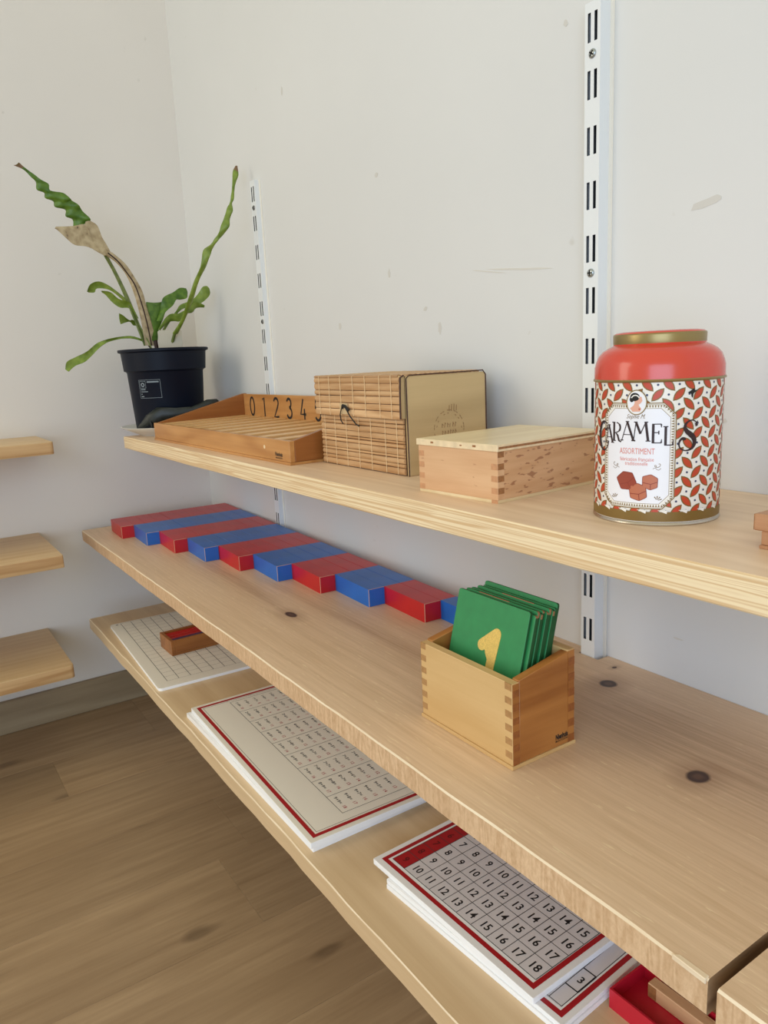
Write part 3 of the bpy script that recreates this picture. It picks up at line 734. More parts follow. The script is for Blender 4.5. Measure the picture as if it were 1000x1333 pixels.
# ---------------------------------------------------------------- bamboo box
bb = thing('bamboo_box', 'bamboo slat box with flap, cord tie and pale side boards', 'box', (0.8415, -0.1515, zT), 0.012)
BW, BD, BH = 0.189, 0.117, 0.1115
bm = bm_new(); box(bm, 0.004, BW-0.006, 0.002, BD-0.001, 0.0005, BH-0.003); obj('backing', bm, M_slatgap, bb)
for x in (0.0, BW-0.006):
    bm = bm_new(); prism(bm, [(0.003, 0.0), (BD, 0.0), (BD, BH-0.001), (0.004, BH-0.001), (0.003, BH-0.003)], x+0.0004, x+0.0058, 'X'); bevel(bm, 0.0006)
    obj('side_board', bm, M_bpanel, bb)
def slat(x0, x1, z0, z1, y, th, top=False):
    bm = bm_new(); h = z1-z0; q = []
    for t in (0.0, 0.2, 0.5, 0.8, 1.0):
        q.append((-th*(0.55+0.45*math.sin(math.pi*t)), z0+h*t))
    n = 4; prev = None; R2 = random.Random(int(z0*1e5)); rings = []
    for k in range(n+1):
        x = x0+(x1-x0)*k/n; dz = R2.uniform(-0.0003, 0.0003)
        if top: rings.append([bm.verts.new((x, b_+dz, y-a)) for a, b_ in q]+[bm.verts.new((x, z1+dz, y)), bm.verts.new((x, z0+dz, y))])
        else: rings.append([bm.verts.new((x, y+a, b_+dz)) for a, b_ in q]+[bm.verts.new((x, y, z1+dz)), bm.verts.new((x, y, z0+dz))])
    for A, B in zip(rings, rings[1:]):
        for k in range(7): bm.faces.new((A[k], A[(k+1) % 7], B[(k+1) % 7], B[k]))
    bm.faces.new(rings[0]); bm.faces.new(rings[-1])
    return obj('slat', bm, M_slat, bb, sharp=0.9)
R_ = random.Random(11)
z = 0.0008
for hgt in [0.0078, 0.0048, 0.0064, 0.0036, 0.0074, 0.0050, 0.0032, 0.0068, 0.0072, 0.0050, 0.0060, 0.0044]:
    if z+hgt > 0.071: hgt = 0.071-z
    slat(0.001, BW-0.006, z+0.0003, z+hgt-0.0004, 0.002, 0.0028); z += hgt
z = 0.0640
for hgt in [0.0088, 0.0074, 0.0086, 0.0062, 0.0086, 0.0072]:
    slat(-0.002, BW-0.0032, z+0.0003, z+hgt-0.0004, -0.0035, 0.0028); z += hgt
bm = bm_new(); box(bm, -0.001, BW-0.006, -0.0045, 0.0016, 0.0645, BH); obj('flap_backing', bm, M_slatgap, bb)
bm = bm_new(); box(bm, BW-0.006, BW-0.0035, -0.0045, 0.0016, 0.0645, BH); obj('flap_edge', bm, M_bpanel, bb)
y = -0.006
while y < BD-0.004:
    hgt = R_.uniform(0.005, 0.009)
    slat(-0.002, BW-0.0065, y+0.0002, min(y+hgt, BD)-0.0003, BH-0.001, 0.0026, True); y += hgt
bm = bm_new()
for x in (0.011, 0.036, 0.063, 0.091, 0.118, 0.148, 0.171):
    box(bm, x-0.0004, x+0.0004, -0.0067, -0.0062, 0.0645, BH+0.0005)
    box(bm, x-0.0004, x+0.0004, -0.0010, -0.0006, 0.001, 0.0635)
    box(bm, x-0.0004, x+0.0004, -0.006, BD-0.004, BH+0.0012, BH+0.0017)
obj('thread', bm, M_thread, bb)
bm = bm_new()
xs_ = BW+0.0002
tube(bm, [(xs_, 0.0015, 0.0), (xs_, 0.0015, 0.06), (xs_, 0.0015, BH-0.003), (xs_, 0.006, BH+0.0002), (xs_, 0.06, BH+0.0004), (xs_, BD-0.004, BH+0.0008), (xs_, BD+0.0002, BH-0.004), (xs_, BD+0.0002, 0.05), (xs_, BD+0.0002, 0.0)], 0.0007, 6)
tube(bm, [(BW-0.0022, -0.006, 0.0645), (BW-0.0022, -0.0055, 0.09), (BW-0.0022, -0.0045, BH-0.002), (BW-0.002, 0.0, BH+0.0004)], 0.0010, 6)
obj('cord_trim', bm, M_trim, bb)
bm = bm_new(); box(bm, 0.0615, 0.079, -0.0078, -0.0066, 0.0665, 0.0795, 0, 0.0005); bevel(bm, 0.0004); obj('tie_patch', bm, M_tan, bb)
bm = bm_new()
tube(bm, [(0.0745, -0.0085, 0.0765), (0.068, -0.0095, 0.073), (0.0645, -0.0095, 0.066), (0.0643, -0.0085, 0.0585), (0.0665, -0.007, 0.0545)], 0.0007, 6)
tube(bm, [(0.0745, -0.0085, 0.0765), (0.080, -0.0095, 0.072), (0.087, -0.009, 0.064), (0.0965, -0.0075, 0.0555), (0.1015, -0.006, 0.053)], 0.0008, 6)
tube(bm, [(0.069, -0.0085, 0.074), (0.0735, -0.0105, 0.0775), (0.078, -0.0105, 0.0765), (0.0835, -0.0085, 0.0715)], 0.0017, 6)
obj('tie_cord', bm, M_dark, bb)
# burnt round stamp on the side board
bm = bm_new(); sx_ = BW+0.00005
def sp(a, b_): return (sx_, 0.0605+a, 0.0480+b_)
for k in range(40):
    if k % 3 == 2: continue
    for r in (0.0215, 0.0180):
        if r < 0.02 and k % 2: continue
        t0, t1 = 2*math.pi*k/40, 2*math.pi*(k+0.8)/40
        bm.faces.new([bm.verts.new(sp(q*math.cos(t), q*math.sin(t))) for q, t in ((r, t0), (r+0.0008, t0), (r+0.0008, t1), (r, t1))])
R_ = random.Random(4)
for yy in (0.0050, -0.0035):          # two lines of illegible burnt letters
    for k in range(6):
        xx = -0.0105+k*0.0038
        q = [(xx+R_.uniform(-0.0006, 0.0006), yy-0.0026), (xx+R_.uniform(0, 0.001), yy+R_.uniform(0.001, 0.0028)), (xx+0.0018, yy+R_.uniform(-0.001, 0.001))]
        for u_, v_ in zip(q, q[1:]):
            bm.faces.new([bm.verts.new(sp(*p)) for p in ((u_[0], u_[1]), (u_[0]+0.0008, u_[1]), (v_[0]+0.0008, v_[1]+0.0004), (v_[0], v_[1]+0.0004))])
bm.faces.new([bm.verts.new(sp(*p)) for p in ((-0.013, -0.012), (0.013, -0.0105), (0.013, -0.009), (-0.013, -0.0112))])
for k in range(4): bm.faces.new([bm.verts.new(sp(*p)) for p in ((0.000+k*0.0035, 0.0205), (0.001+k*0.0035, 0.0205), (0.0015+k*0.0035, 0.029-abs(k-1.5)*0.0012), (0.0005+k*0.0035, 0.029-abs(k-1.5)*0.0012))])
obj('stamp', bm, M_stamp, bb, recalc=False)

# ---------------------------------------------------------------- lidded finger-jointed box
lb = thing('lidded_box', 'raw beech finger-jointed box with pale plywood lid beside the tin', 'box', (1.1115, -0.1930, zT), 0.068)
LW, LD, LH = 0.1070, 0.146, 0.0465
bm = bm_new(); box(bm, 0, LW, 0, LD, 0, 0.003); bevel(bm, 0.0003); obj('base', bm, M_ply, lb)
for nm, q, m in (('front_panel', (0, LW, 0, 0.008), M_redbeech), ('back_panel', (0, LW, LD-0.008, LD), M_redbeech), ('side_panel', (0, 0.008, 0.008, LD-0.008), M_redbeech_y), ('side_panel', (LW-0.008, LW, 0.008, LD-0.008), M_redbeech_y)):
    bm = bm_new(); box(bm, *q, 0.003, LH); bevel(bm, 0.0002); obj(nm, bm, m, lb)
def fingers(root, xw, dp, z0, z1, n, tk, m, corners=('fr', 'fl', 'br'), slope=0.0):
    """End-grain fingers of the box joint, flush pieces 0.1 mm proud."""
    h = (z1-z0)/(2*n)
    e = 0.00012
    for c in corners:
        for k in range(n):
            a = z0+h*(2*k+(1 if c[0] == 'f' else 0)); b_ = a+h
            bm = bm_new()
            if c == 'fr': box(bm, xw-0.0005, xw+e, 0.0002, tk, a, b_)
            if c == 'br': box(bm, xw-0.0005, xw+e, dp-tk, dp-0.0002, a+h*0.5, b_+h*0.5)
            if c == 'fl': box(bm, 0.0002, tk, -e, 0.0005, a-h, b_-h)
            if c == 'gr': box(bm, xw-tk, xw-0.0002, -e, 0.0005, a-h, b_-h)
            if c == 'gl': box(bm, 0.0002, tk, -e, 0.0005, a-h, b_-h)
            obj('joint_finger', bm, m, root)
fingers(lb, LW, LD, 0.003, LH, 4, 0.008, M_endgrain, ('fr',))
M_finger_l = plain('pale_joint_finger', (200, 146, 104), 0.5, noise=0.06, nscale=300)
fingers(lb, LW, LD, 0.003, LH, 4, 0.008, M_finger_l, ('gr', 'fl'))
bm = bm_new(); box(bm, -0.0015, LW+0.0015, -0.0015, LD+0.001, LH, LH+0.0062, 0)
bmesh.ops.recalc_face_normals(bm, faces=bm.faces)
for f in bm.faces:
    if abs(f.normal.z) < 0.5: f.material_index = 1
bevel(bm, 0.0004); obj('lid', bm, [M_ply, M_plyedge], lb)
bm = bm_new(); box(bm, LW+0.0012, LW+0.0016, 0.0, LD, LH+0.0022, LH+0.0042); obj('lid_core_ply', bm, M_endgrain, lb)
bm = bm_new()
for x, r in ((0.022, 0.0012), (0.062, 0.0008), (0.0795, 0.0013)): box(bm, x-r*1.6, x+r*1.6, -0.00165, -0.0013, LH+0.0026, LH+0.0026+r*1.5)
obj('lid_pin_knots', bm, M_endgrain, lb)

# ---------------------------------------------------------------- caramel tin
CX, CY, CR = 1.3373, -0.1265, 0.0468
tin = thing('caramel_tin', 'round caramel tin with coral red lid and petal pattern', 'tin', (CX, CY, zT))
rim_z = 0.1060
bm = bm_new()
lathe(bm, [(0.0, 0.0008), (CR-0.001, 0.0008), (CR+0.0004, 0.0), (CR+0.0009, 0.001), (CR+0.0004, 0.0022), (CR-0.0002, 0.0028), (CR, 0.0032), (CR, rim_z)], 96, [1, 1, 1, 1, 1, 0, 0])
obj('body', bm, [M_tinwhite, M_steel], tin)
bm = bm_new()
lathe(bm, [(CR+0.00034, 0.0034), (CR+0.00034, 0.0108)], 96); obj('gold_band', bm, M_goldflat, tin)
bm = bm_new()
KR = 0.0335; z1 = 0.1405
lathe(bm, [(CR+0.0002, rim_z-0.0005), (CR+0.0013, rim_z), (CR+0.0016, rim_z+0.0008), (CR+0.0010, rim_z+0.0017)], 96, 1)
lathe(bm, [(CR+0.0008, rim_z+0.0016), (CR+0.0006, rim_z+0.010), (CR-0.0004, rim_z+0.0140), (CR-0.0022, rim_z+0.0185), (CR-0.0055, rim_z+0.0222), (CR-0.0095, rim_z+0.0246), (KR+0.0010, rim_z+0.0258), (KR, rim_z+0.0264), (KR+0.0002, rim_z+0.0272)], 96, 0)
lathe(bm, [(KR+0.0002, rim_z+0.0272), (KR+0.0004, z1-0.0014), (KR, z1)], 96, 1)
lathe(bm, [(KR, z1), (KR-0.002, z1+0.0011), (KR-0.006, z1+0.0017), (0.0, z1+0.0020)], 96, 0)
bmesh.ops.remove_doubles(bm, verts=bm.verts, dist=1e-6)
obj('lid', bm, [M_tinred, M_gold], tin, sharp=0.9)

TH0 = math.atan2(-0.6298-CY, 1.7107-CX)          # direction facing the viewer's side of the shelf
def cyl(bm, lift, s0=0.0):
    """Slice flat print (x along the tin, y up) and roll it on to the tin."""
    xs = [v.co.x for v in bm.verts]
    if xs:
        a, b_ = min(xs), max(xs); k = math.ceil(a/0.003)*0.003
        while k < b_:
            bmesh.ops.bisect_plane(bm, geom=list(bm.verts)+list(bm.edges)+list(bm.faces), plane_co=(k, 0, 0), plane_no=(1, 0, 0), dist=1e-6); k += 0.003
    for v in bm.verts:
        th = TH0+(v.co.x+s0)/CR; r = CR+lift+v.co.z
        v.co = Vector((r*math.cos(th), r*math.sin(th), v.co.y))
# petals and dots all round
DX = 2*math.pi*CR/20; DY = 0.0071
def lens(bm, cx, cy, hl, hw, ang, mi, z):
    top, bot = [], []
    n = 6
    for k in range(n+1):
        t = -1+2*k/n; wv = hw*(1-t*t)
        top.append((t*hl, wv)); bot.append((t*hl, -wv))
    poly = top+bot[-2:0:-1]
    c, s = math.cos(ang), math.sin(ang)
    flat_poly(bm, [(cx+a*c-b_*s, cy+a*s+b_*c) for a, b_ in poly], mi, z)
bm = bm_new()
for row in range(-1, 15):
    cy = 0.0115+row*DY
    for k in range(20):
        cx = -math.pi*CR+(k+(0.5 if row % 2 else 0.0))*DX
        sl = 1 if row % 2 == 0 else -1
        if 0.003 < cy < rim_z+0.004:
            lens(bm, cx, cy, 0.0064, 0.0029, sl*math.radians(47), 0, 0.00012)
            lens(bm, cx, cy, 0.0051, 0.0021, sl*math.radians(47), 1, 0.00020)
            flat_poly(bm, arc(cx+DX/2, cy, 0.00085, 0.00085, 0, 360, 9)[:-1], 2, 0.00015)
bmesh.ops.bisect_plane(bm, geom=list(bm.verts)+list(bm.edges)+list(bm.faces), plane_co=(0, rim_z-0.0004, 0), plane_no=(0, 1, 0), clear_outer=True)
bmesh.ops.bisect_plane(bm, geom=list(bm.verts)+list(bm.edges)+list(bm.faces), plane_co=(0, 0.0035, 0), plane_no=(0, -1, 0), clear_outer=True)
cyl(bm, 0.0)
obj('petal_pattern', bm, [M_goldflat, M_petal, M_navy], tin, recalc=False)['kind'] = 'stuff'
bm = bm_new()
for k in range(20):
    x = -math.pi*CR+(k+0.35)*DX
    flat_poly(bm, [(x-0.0035, 0.0121), (x-0.0012, 0.0112), (x+0.0030, 0.0094), (x+0.0036, 0.0118), (x+0.0015, 0.0123)], 0, 0.00042)
cyl(bm, 0.0)
obj('band_slivers', bm, M_tinwhite, tin, recalc=False)['kind'] = 'stuff'
S0 = math.radians(-17.8)*CR                       # label centre
def octo(w_, y0, y1, c): return [(-w_, y0+c), (-w_+c, y0), (w_-c, y0), (w_, y0+c), (w_, y1-c), (w_-c, y1), (-w_+c, y1), (-w_, y1-c)]
bm = bm_new()
Y0, Y1 = 0.0128, 0.0912
for k, (d, mi) in enumerate(((0.0, 0), (0.0007, 1), (0.0011, 0), (0.0014, 1), (0.0040, 0), (0.0043, 2))):
    flat_poly(bm, octo(0.0279-d, Y0+d, Y1-d, 0.0085-d*0.45), mi, 0.00030+0.00004*k)
# triangle border
def tri(cx, cy, ang):
    c, s = math.cos(ang), math.sin(ang)
    flat_poly(bm, [(cx+a*c-b_*s, cy+a*s+b_*c) for a, b_ in ((-0.0007, -0.0009), (0.0007, -0.0009), (0.0, 0.0011))], 0, 0.00052)
for k in range(-10, 11):
    for yy, an in ((Y0+0.0027, 0), (Y1-0.0027, math.pi)): tri(k*0.0019, yy, an)
for k in range(32):
    yy = Y0+0.0098+k*0.0019
    if yy < Y1-0.009:
        tri(-0.0279+0.0027, yy, -math.pi/2); tri(0.0279-0.0027, yy, math.pi/2)
for sx in (-1, 1):
    for k in range(4):
        tri(sx*(0.0203+k*0.0016), Y0+0.0035+k*0.0016, sx*math.pi/4); tri(sx*(0.0203+k*0.0016), Y1-0.0035-k*0.0016, math.pi-sx*math.pi/4)
cyl(bm, 0.0, S0)
obj('label_panel', bm, [M_goldflat, M_tinwhite, M_label], tin, recalc=False)
# letters
def letter_obj(bm, s0, name='letter', m=M_ink, lift=0.00062):
    cyl(bm, lift, s0); return obj(name, bm, m, tin, recalc=False)
def serif(bm, x, y, w_): flat_poly(bm, [(x-w_/2, y-0.00035), (x+w_/2, y-0.00035), (x+w_/2, y+0.00035), (x-w_/2, y+0.00035)])
def L_A(bm, x, y, h, w_):
    flat_stroke(bm, [(x-w_/2, y), (x-0.0003, y+h)], 0.0007); flat_stroke(bm, [(x-0.0004, y+h), (x+w_/2, y)], 0.0017)
    flat_stroke(bm, [(x-w_*0.36, y+h*0.30), (x+w_*0.34, y+h*0.30)], 0.0006); serif(bm, x-w_/2, y, 0.0026); serif(bm, x+w_/2, y, 0.003); serif(bm, x-0.0002, y+h, 0.0028)
def L_R(bm, x, y, h, w_):
    flat_stroke(bm, [(x-w_/2+0.0008, y), (x-w_/2+0.0008, y+h)], 0.0018); serif(bm, x-w_/2+0.0008, y, 0.0034); serif(bm, x-w_/2+0.0004, y+h, 0.0030)
    flat_stroke(bm, arc(x-w_*0.05, y+h*0.73, w_*0.50, h*0.26, 90, -90), [0.0008]*4+[0.0015]*7+[0.0008]*4)
    flat_stroke(bm, [(x-w_*0.2, y+h*0.47), (x+w_*0.12, y+h*0.30), (x+w_*0.30, y+h*0.02), (x+w_*0.52, y-h*0.05), (x+w_*0.66, y+h*0.04)], [0.0008, 0.0015, 0.0016, 0.001, 0.0005])
def L_M(bm, x, y, h, w_):
    flat_stroke(bm, [(x-w_/2, y), (x-w_*0.34, y+h)], 0.0007); flat_stroke(bm, [(x-w_*0.34, y+h), (x-w_*0.02, y+h*0.38)], 0.0017)
    flat_stroke(bm, [(x-w_*0.02, y+h*0.38), (x+w_*0.33, y+h)], 0.0007); flat_stroke(bm, [(x+w_*0.32, y+h), (x+w_/2, y)], 0.0018)
    serif(bm, x-w_/2, y, 0.0028); serif(bm, x+w_/2, y, 0.0034); serif(bm, x-w_*0.36, y+h, 0.0026); serif(bm, x+w_*0.36, y+h, 0.0026)
def L_E(bm, x, y, h, w_):
    flat_stroke(bm, [(x-w_/2+0.0008, y), (x-w_/2+0.0008, y+h)], 0.0018)
    for yy, f_ in ((0.0, 1.0), (0.55, 0.7), (1.0, 0.95)): flat_stroke(bm, [(x-w_/2, y+h*yy), (x-w_/2+w_*f_, y+h*yy)], 0.0007)
    flat_stroke(bm, [(x+w_*0.46, y), (x+w_*0.5, y+h*0.2)], [0.0012, 0.0004]); flat_stroke(bm, [(x+w_*0.43, y+h), (x+w_*0.46, y+h*0.82)], [0.0012, 0.0004]); flat_stroke(bm, [(x+w_*0.2, y+h*0.65), (x+w_*0.2, y+h*0.45)], 0.0008)
def L_L(bm, x, y, h, w_):
    flat_stroke(bm, [(x-w_/2+0.0008, y), (x-w_/2+0.0008, y+h)], 0.0018); flat_stroke(bm, [(x-w_/2, y), (x+w_/2, y)], 0.0008)
    flat_stroke(bm, [(x+w_*0.46, y), (x+w_*0.5, y+h*0.28)], [0.0014, 0.0004]); serif(bm, x-w_/2+0.0008, y+h, 0.0034)
def L_C(bm, x, y, h, w_):
    p = arc(x+w_*0.08, y+h*0.5, w_*0.5, h*0.5, 55, 305, 22); n = len(p)
    flat_stroke(bm, p, [0.0008+0.0019*math.sin(math.pi*i/(n-1))**1.5 for i in range(n)])
    flat_stroke(bm, arc(x+w_*0.26, y+h*0.80, w_*0.12, h*0.08, 60, -160, 8), [0.0008, 0.001, 0.0014, 0.0016, 0.0018, 0.0016, 0.0012, 0.001, 0.0006])
    flat_stroke(bm, [p[-1], (x+w_*0.48, y+h*0.2), (x+w_*0.5, y+h*0.34)], [0.0009, 0.001, 0.0016])
def L_S(bm, x, y, h, w_):
    p = [(0.42, 0.80), (0.36, 0.93), (0.14, 1.0), (-0.12, 0.93), (-0.22, 0.78), (-0.12, 0.64), (0.10, 0.52), (0.28, 0.38), (0.30, 0.20), (0.14, 0.05), (-0.16, 0.0), (-0.42, 0.08), (-0.50, 0.24), (-0.40, 0.38), (-0.26, 0.40), (-0.22, 0.32)]
    w2 = [0.0005, 0.0007, 0.0009, 0.0014, 0.0022, 0.0032, 0.0038, 0.0036, 0.0028, 0.0016, 0.0009, 0.0009, 0.0012, 0.0016, 0.0024, 0.0022]
    pp, ww = [], []
    for i in range(len(p)-1):
        for s in range(3):
            t = s/3; g = lambda q: cat(p[max(i-1, 0)][q], p[i][q], p[i+1][q], p[min(i+2, len(p)-1)][q], t)
            pp.append((x+g(0)*w_, y+g(1)*h)); ww.append(w2[i]*(1-t)+w2[i+1]*t)
    flat_stroke(bm, pp, ww); flat_stroke(bm, [(x+w_*0.42, y+h*0.80), (x+w_*0.36, y+h*0.88), (x+w_*0.46, y+h*0.97)], [0.0024, 0.0016, 0.0004])
dg = lambda a: math.radians(a)*CR
for fn_, a_, y_, h_, w_ in ((L_C, -54.0, 0.0550, 0.0218, 0.0120), (L_A, -45.5, 0.0615, 0.0130, 0.0070), (L_R, -36.5, 0.0630, 0.0136, 0.0066), (L_A, -25.5, 0.0638, 0.0138, 0.0090),
                            (L_M, -13.5, 0.0635, 0.0138, 0.0104), (L_E, 0.0, 0.0622, 0.0136, 0.0066), (L_L, 10.0, 0.0605, 0.0134, 0.0060), (L_S, 27.5, 0.0560, 0.0218, 0.0144)):
    bm = bm_new(); fn_(bm, 0.0, y_, h_, w_); letter_obj(bm, dg(a_))
bm = bm_new(); put_text(bm, 'ASSORTIMENT', lambda a, b_: (a, 0.0560+b_, 0), 0.0064, 0.62, 0, 0.0); letter_obj(bm, S0+0.0005, 'small_print', M_coral)
bm = bm_new()
put_text(bm, 'fabrication fran\u00e7aise', lambda a, b_: (a, 0.0500+b_, 0), 0.0040, 0.78); put_text(bm, 'traditionnelle', lambda a, b_: (a, 0.0468+b_, 0), 0.0040, 0.78)
letter_obj(bm, S0+0.0005, 'small_print', M_coral)
bm = bm_new(); put_text(bm, 'Sophie M.', lambda a, b_: (a+b_*0.35, 0.0815+b_, 0), 0.0046, 0.75); letter_obj(bm, S0, 'signature', M_goldflat)
bm = bm_new()
for sx in (-1, 1):
    flat_stroke(bm, [(sx*(0.0135+0.0040*t+0.0012*math.cos(t*9)), 0.0445+0.0011*math.sin(t*9)+0.0015*t) for t in [k/16 for k in range(17)]], 0.00035)
    flat_stroke(bm, [(sx*(0.0125+0.0055*t), 0.0430+0.0008*math.sin(t*7)) for t in [k/8 for k in range(9)]], 0.0003)
    for k in range(4):
        a = math.radians(20+k*34); cx, cy = sx*0.0158, 0.0195
        flat_stroke(bm, [(cx+sx*0.0008*math.cos(a), cy+0.0008*math.sin(a)), (cx+sx*0.0034*math.cos(a), cy+0.0034*math.sin(a))], [0.0003, 0.0008])
letter_obj(bm, S0, 'scrollwork', M_goldflat)
# three caramels
def cube_print(cx, cy, s, tilt, m_dark):
    bm = bm_new(); c, q = math.cos(tilt), math.sin(tilt)
    T = lambda pts: [(cx+(a*c-b_*q)*s, cy+(a*q+b_*c)*s) for a, b_ in pts]
    def rnd(pts, r=0.13):
        out = []
        n = len(pts)
        for i in range(n):
            p, a, b_ = Vector(pts[i]), Vector(pts[i-1]), Vector(pts[(i+1) % n])
            out += [tuple(p+(a-p).normalized()*r), tuple(p*0.7+(p+(a-p).normalized()*r)*0.15+(p+(b_-p).normalized()*r)*0.15), tuple(p+(b_-p).normalized()*r)]
        return out
    hexa = [(-0.52, -0.30), (0.0, -0.58), (0.50, -0.42), (0.56, 0.25), (0.10, 0.56), (-0.48, 0.42)]
    flat_poly(bm, T(rnd([(a*1.08, b_*1.08) for a, b_ in hexa])), 0, 0.0)
    flat_poly(bm, T(rnd(hexa)), 1, 0.00006)
    for a, b_ in (((-0.50, -0.02), (0.06, -0.16)), ((0.06, -0.16), (0.54, -0.02)), ((0.05, -0.16), (0.02, -0.54))): flat_stroke(bm, T([a, b_]), 0.0005, 0, 0.00012)
    cyl(bm, 0.00062, S0)
    obj('caramel_print', bm, [M_caramel_d, m_dark], tin, recalc=False)
cube_print(-0.0068, 0.0335, 0.0122, 0.5, plain('mid_caramel_print', (150, 62, 44), 0.45)); cube_print(0.0105, 0.0332, 0.0098, 0.05, M_caramel); cube_print(0.0020, 0.0255, 0.0112, 0.2, M_caramel)
# oval portrait
bm = bm_new(); cx, cy = 0.0, 0.0915
flat_poly(bm, arc(cx, cy, 0.0076, 0.0092, 0, 360, 32)[:-1], 0, 0.0); flat_poly(bm, arc(cx, cy, 0.0069, 0.0085, 0, 360, 32)[:-1], 1, 0.00006)
flat_poly(bm, arc(cx, cy, 0.0062, 0.0078, 0, 360, 32)[:-1], 2, 0.00012)
flat_poly(bm, [(cx-0.0047, cy-0.0042), (cx-0.0020, cy-0.0022), (cx-0.0008, cy+0.0010), (cx+0.0018, cy+0.0010), (cx+0.0018, cy-0.0022), (cx+0.0036, cy-0.0046), (cx+0.0026, cy-0.0066), (cx-0.0026, cy-0.0067)], 3, 0.00018)
flat_poly(bm, [(cx-0.0012, cy+0.0000), (cx+0.0022, cy-0.0012), (cx+0.0034, cy-0.0002), (cx+0.0042, cy+0.0012), (cx+0.0036, cy+0.0040), (cx+0.0000, cy+0.0046), (cx-0.0018, cy+0.0026)], 3, 0.00022)
flat_poly(bm, arc(cx-0.0012, cy+0.0040, 0.0034, 0.0030, 0, 360, 18)[:-1], 4, 0.00026); flat_poly(bm, arc(cx-0.0034, cy+0.0022, 0.0016, 0.0020, 0, 360, 12)[:-1], 4, 0.00027)
flat_stroke(bm, arc(cx-0.0008, cy+0.0022, 0.0030, 0.0030, 160, 20, 8), 0.0008, 1, 0.00032)
flat_poly(bm, arc(cx+0.0022, cy-0.0048, 0.0006, 0.0006, 0, 360, 8)[:-1], 5, 0.0003)
cyl(bm, 0.00064, S0)
obj('oval_portrait', bm, [M_goldflat, M_tinwhite, M_label, M_skin, M_dark, M_petal], tin, recalc=False)
# small black bird print near the rim
bm = bm_new(); flat_poly(bm, [(-0.004, 0.0010), (-0.001, 0.0028), (0.001, 0.0040), (0.0015, 0.0024), (0.0045, 0.0030), (0.0018, 0.0012), (0.0005, 0.0002), (0.0, -0.0030), (-0.0010, -0.0018), (-0.0014, 0.0002)], 0)
for v in bm.verts: v.co.y += 0.0965
letter_obj(bm, dg(30.0), 'bird_print', M_dark, 0.0004)

# ---------------------------------------------------------------- small wooden box at the right frame edge
kb = thing('lipped_box', 'small beech box with an overhanging top rail at the right edge', 'box', (1.4496, -0.1708, zT), 0.02)
bm = bm_new(); box(bm, 0, 0.12, 0, 0.07, 0, 0.0024); bevel(bm, 0.0004); obj('base', bm, M_lipped, kb)
bm = bm_new(); box(bm, 0.0008, 0.12, 0.0008, 0.07, 0.0024, 0.0115); bevel(bm, 0.0005); obj('body', bm, M_lipped, kb)
bm = bm_new(); box(bm, -0.0045, 0.124, 0.0004, 0.07, 0.0115, 0.0225); bevel(bm, 0.0008); obj('lid', bm, [M_lipped], kb)
bm = bm_new(); box(bm, -0.0047, -0.0040, 0.0009, 0.008, 0.0118, 0.0222); obj('joint_finger', bm, M_endgrain, kb)

# ---------------------------------------------------------------- red and blue number rods
SEG, RW, RH = 0.0981, 0.0253, 0.0253
def seg_mesh(m, near):
    bm = bm_new(); box(bm, 0.0, SEG, 0.0001, RW-0.0001, 0.0, RH)
    bmesh.ops.recalc_face_normals(bm, faces=bm.faces)
    if near:
        es = [e for e in bm.edges if all(v.co.x > SEG-1e-5 for v in e.verts)]
        bmesh.ops.bevel(bm, geom=es, offset=0.0005, segments=1, affect='EDGES', material=1)
    else:
        es = [e for e in bm.edges if abs(e.verts[0].co.x-e.verts[1].co.x) > 0.01]
        bmesh.ops.bevel(bm, geom=es, offset=0.0006, segments=1, affect='EDGES')
    me = bpy.data.meshes.new('segment'); bm.to_mesh(me); bm.free(); me.materials.append(m); me.materials.append(M_wear)
    return me
SEGM = {(c, n_): seg_mesh(m, n_) for c, m in ((0, M_red), (1, M_blue)) for n_ in (0, 1)}
words = ['', 'one', 'two', 'three', 'four', 'five', 'six', 'seven', 'eight', 'nine', 'ten']
ra = -0.0425
for n in range(1, 11):
    D = (n-1)*RW+(0.0005 if n > 4 else 0)
    x = 0.0805-D*math.sin(ra); y = -0.2560+D*math.cos(ra)
    lab = {1: 'shortest number rod, a single red segment at the far front', 10: 'longest rod against the wall, ten segments, blue end half hidden by green cards'}.get(
        n, 'painted wooden rod of %s segments, its near end %s' % (words[n], 'red' if n % 2 else 'blue'))
    t = thing('number_rod', lab, 'rod', (x, y, zM), ra, 'red and blue number rods')
    for k in range(n):
        s = bpy.data.objects.new('segment', SEGM[(k % 2, 1 if k == n-1 else 0)]); COL.objects.link(s); s.parent = t; s.location = (k*SEG, 0, 0)

# ---------------------------------------------------------------- card box with green sandpaper numerals
cb = thing('card_box', 'open finger-jointed beech box holding green numeral cards', 'box', (1.1730, -0.2442, zM))
W_, D_, HF, HB = 0.1224, 0.0721, 0.0749, 0.0873
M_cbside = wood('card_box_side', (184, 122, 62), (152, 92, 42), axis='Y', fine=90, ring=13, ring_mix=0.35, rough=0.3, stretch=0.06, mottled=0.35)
bm = bm_new(); box(bm, -0.0012, W_+0.0012, -0.0012, D_+0.0008, 0.0, 0.0034); bevel(bm, 0.0005); obj('base', bm, M_beech_l, cb)
bm = bm_new(); box(bm, 0, W_, 0, 0.008, 0.0034, HF); bevel(bm, 0.0005); obj('front_panel', bm, M_beech_l, cb)
bm = bm_new(); box(bm, 0, W_, D_-0.008, D_, 0.0034, HB); bevel(bm, 0.0005); obj('back_panel', bm, M_beech_l, cb)
for x in (0.0, W_-0.008):
    bm = bm_new(); prism(bm, [(0.008, 0.0034), (D_-0.008, 0.0034), (D_-0.008, HB-0.0012), (0.008, HF+0.0010)], x, x+0.008, 'X'); bevel(bm, 0.0004)
    obj('side_panel', bm, M_cbside, cb)
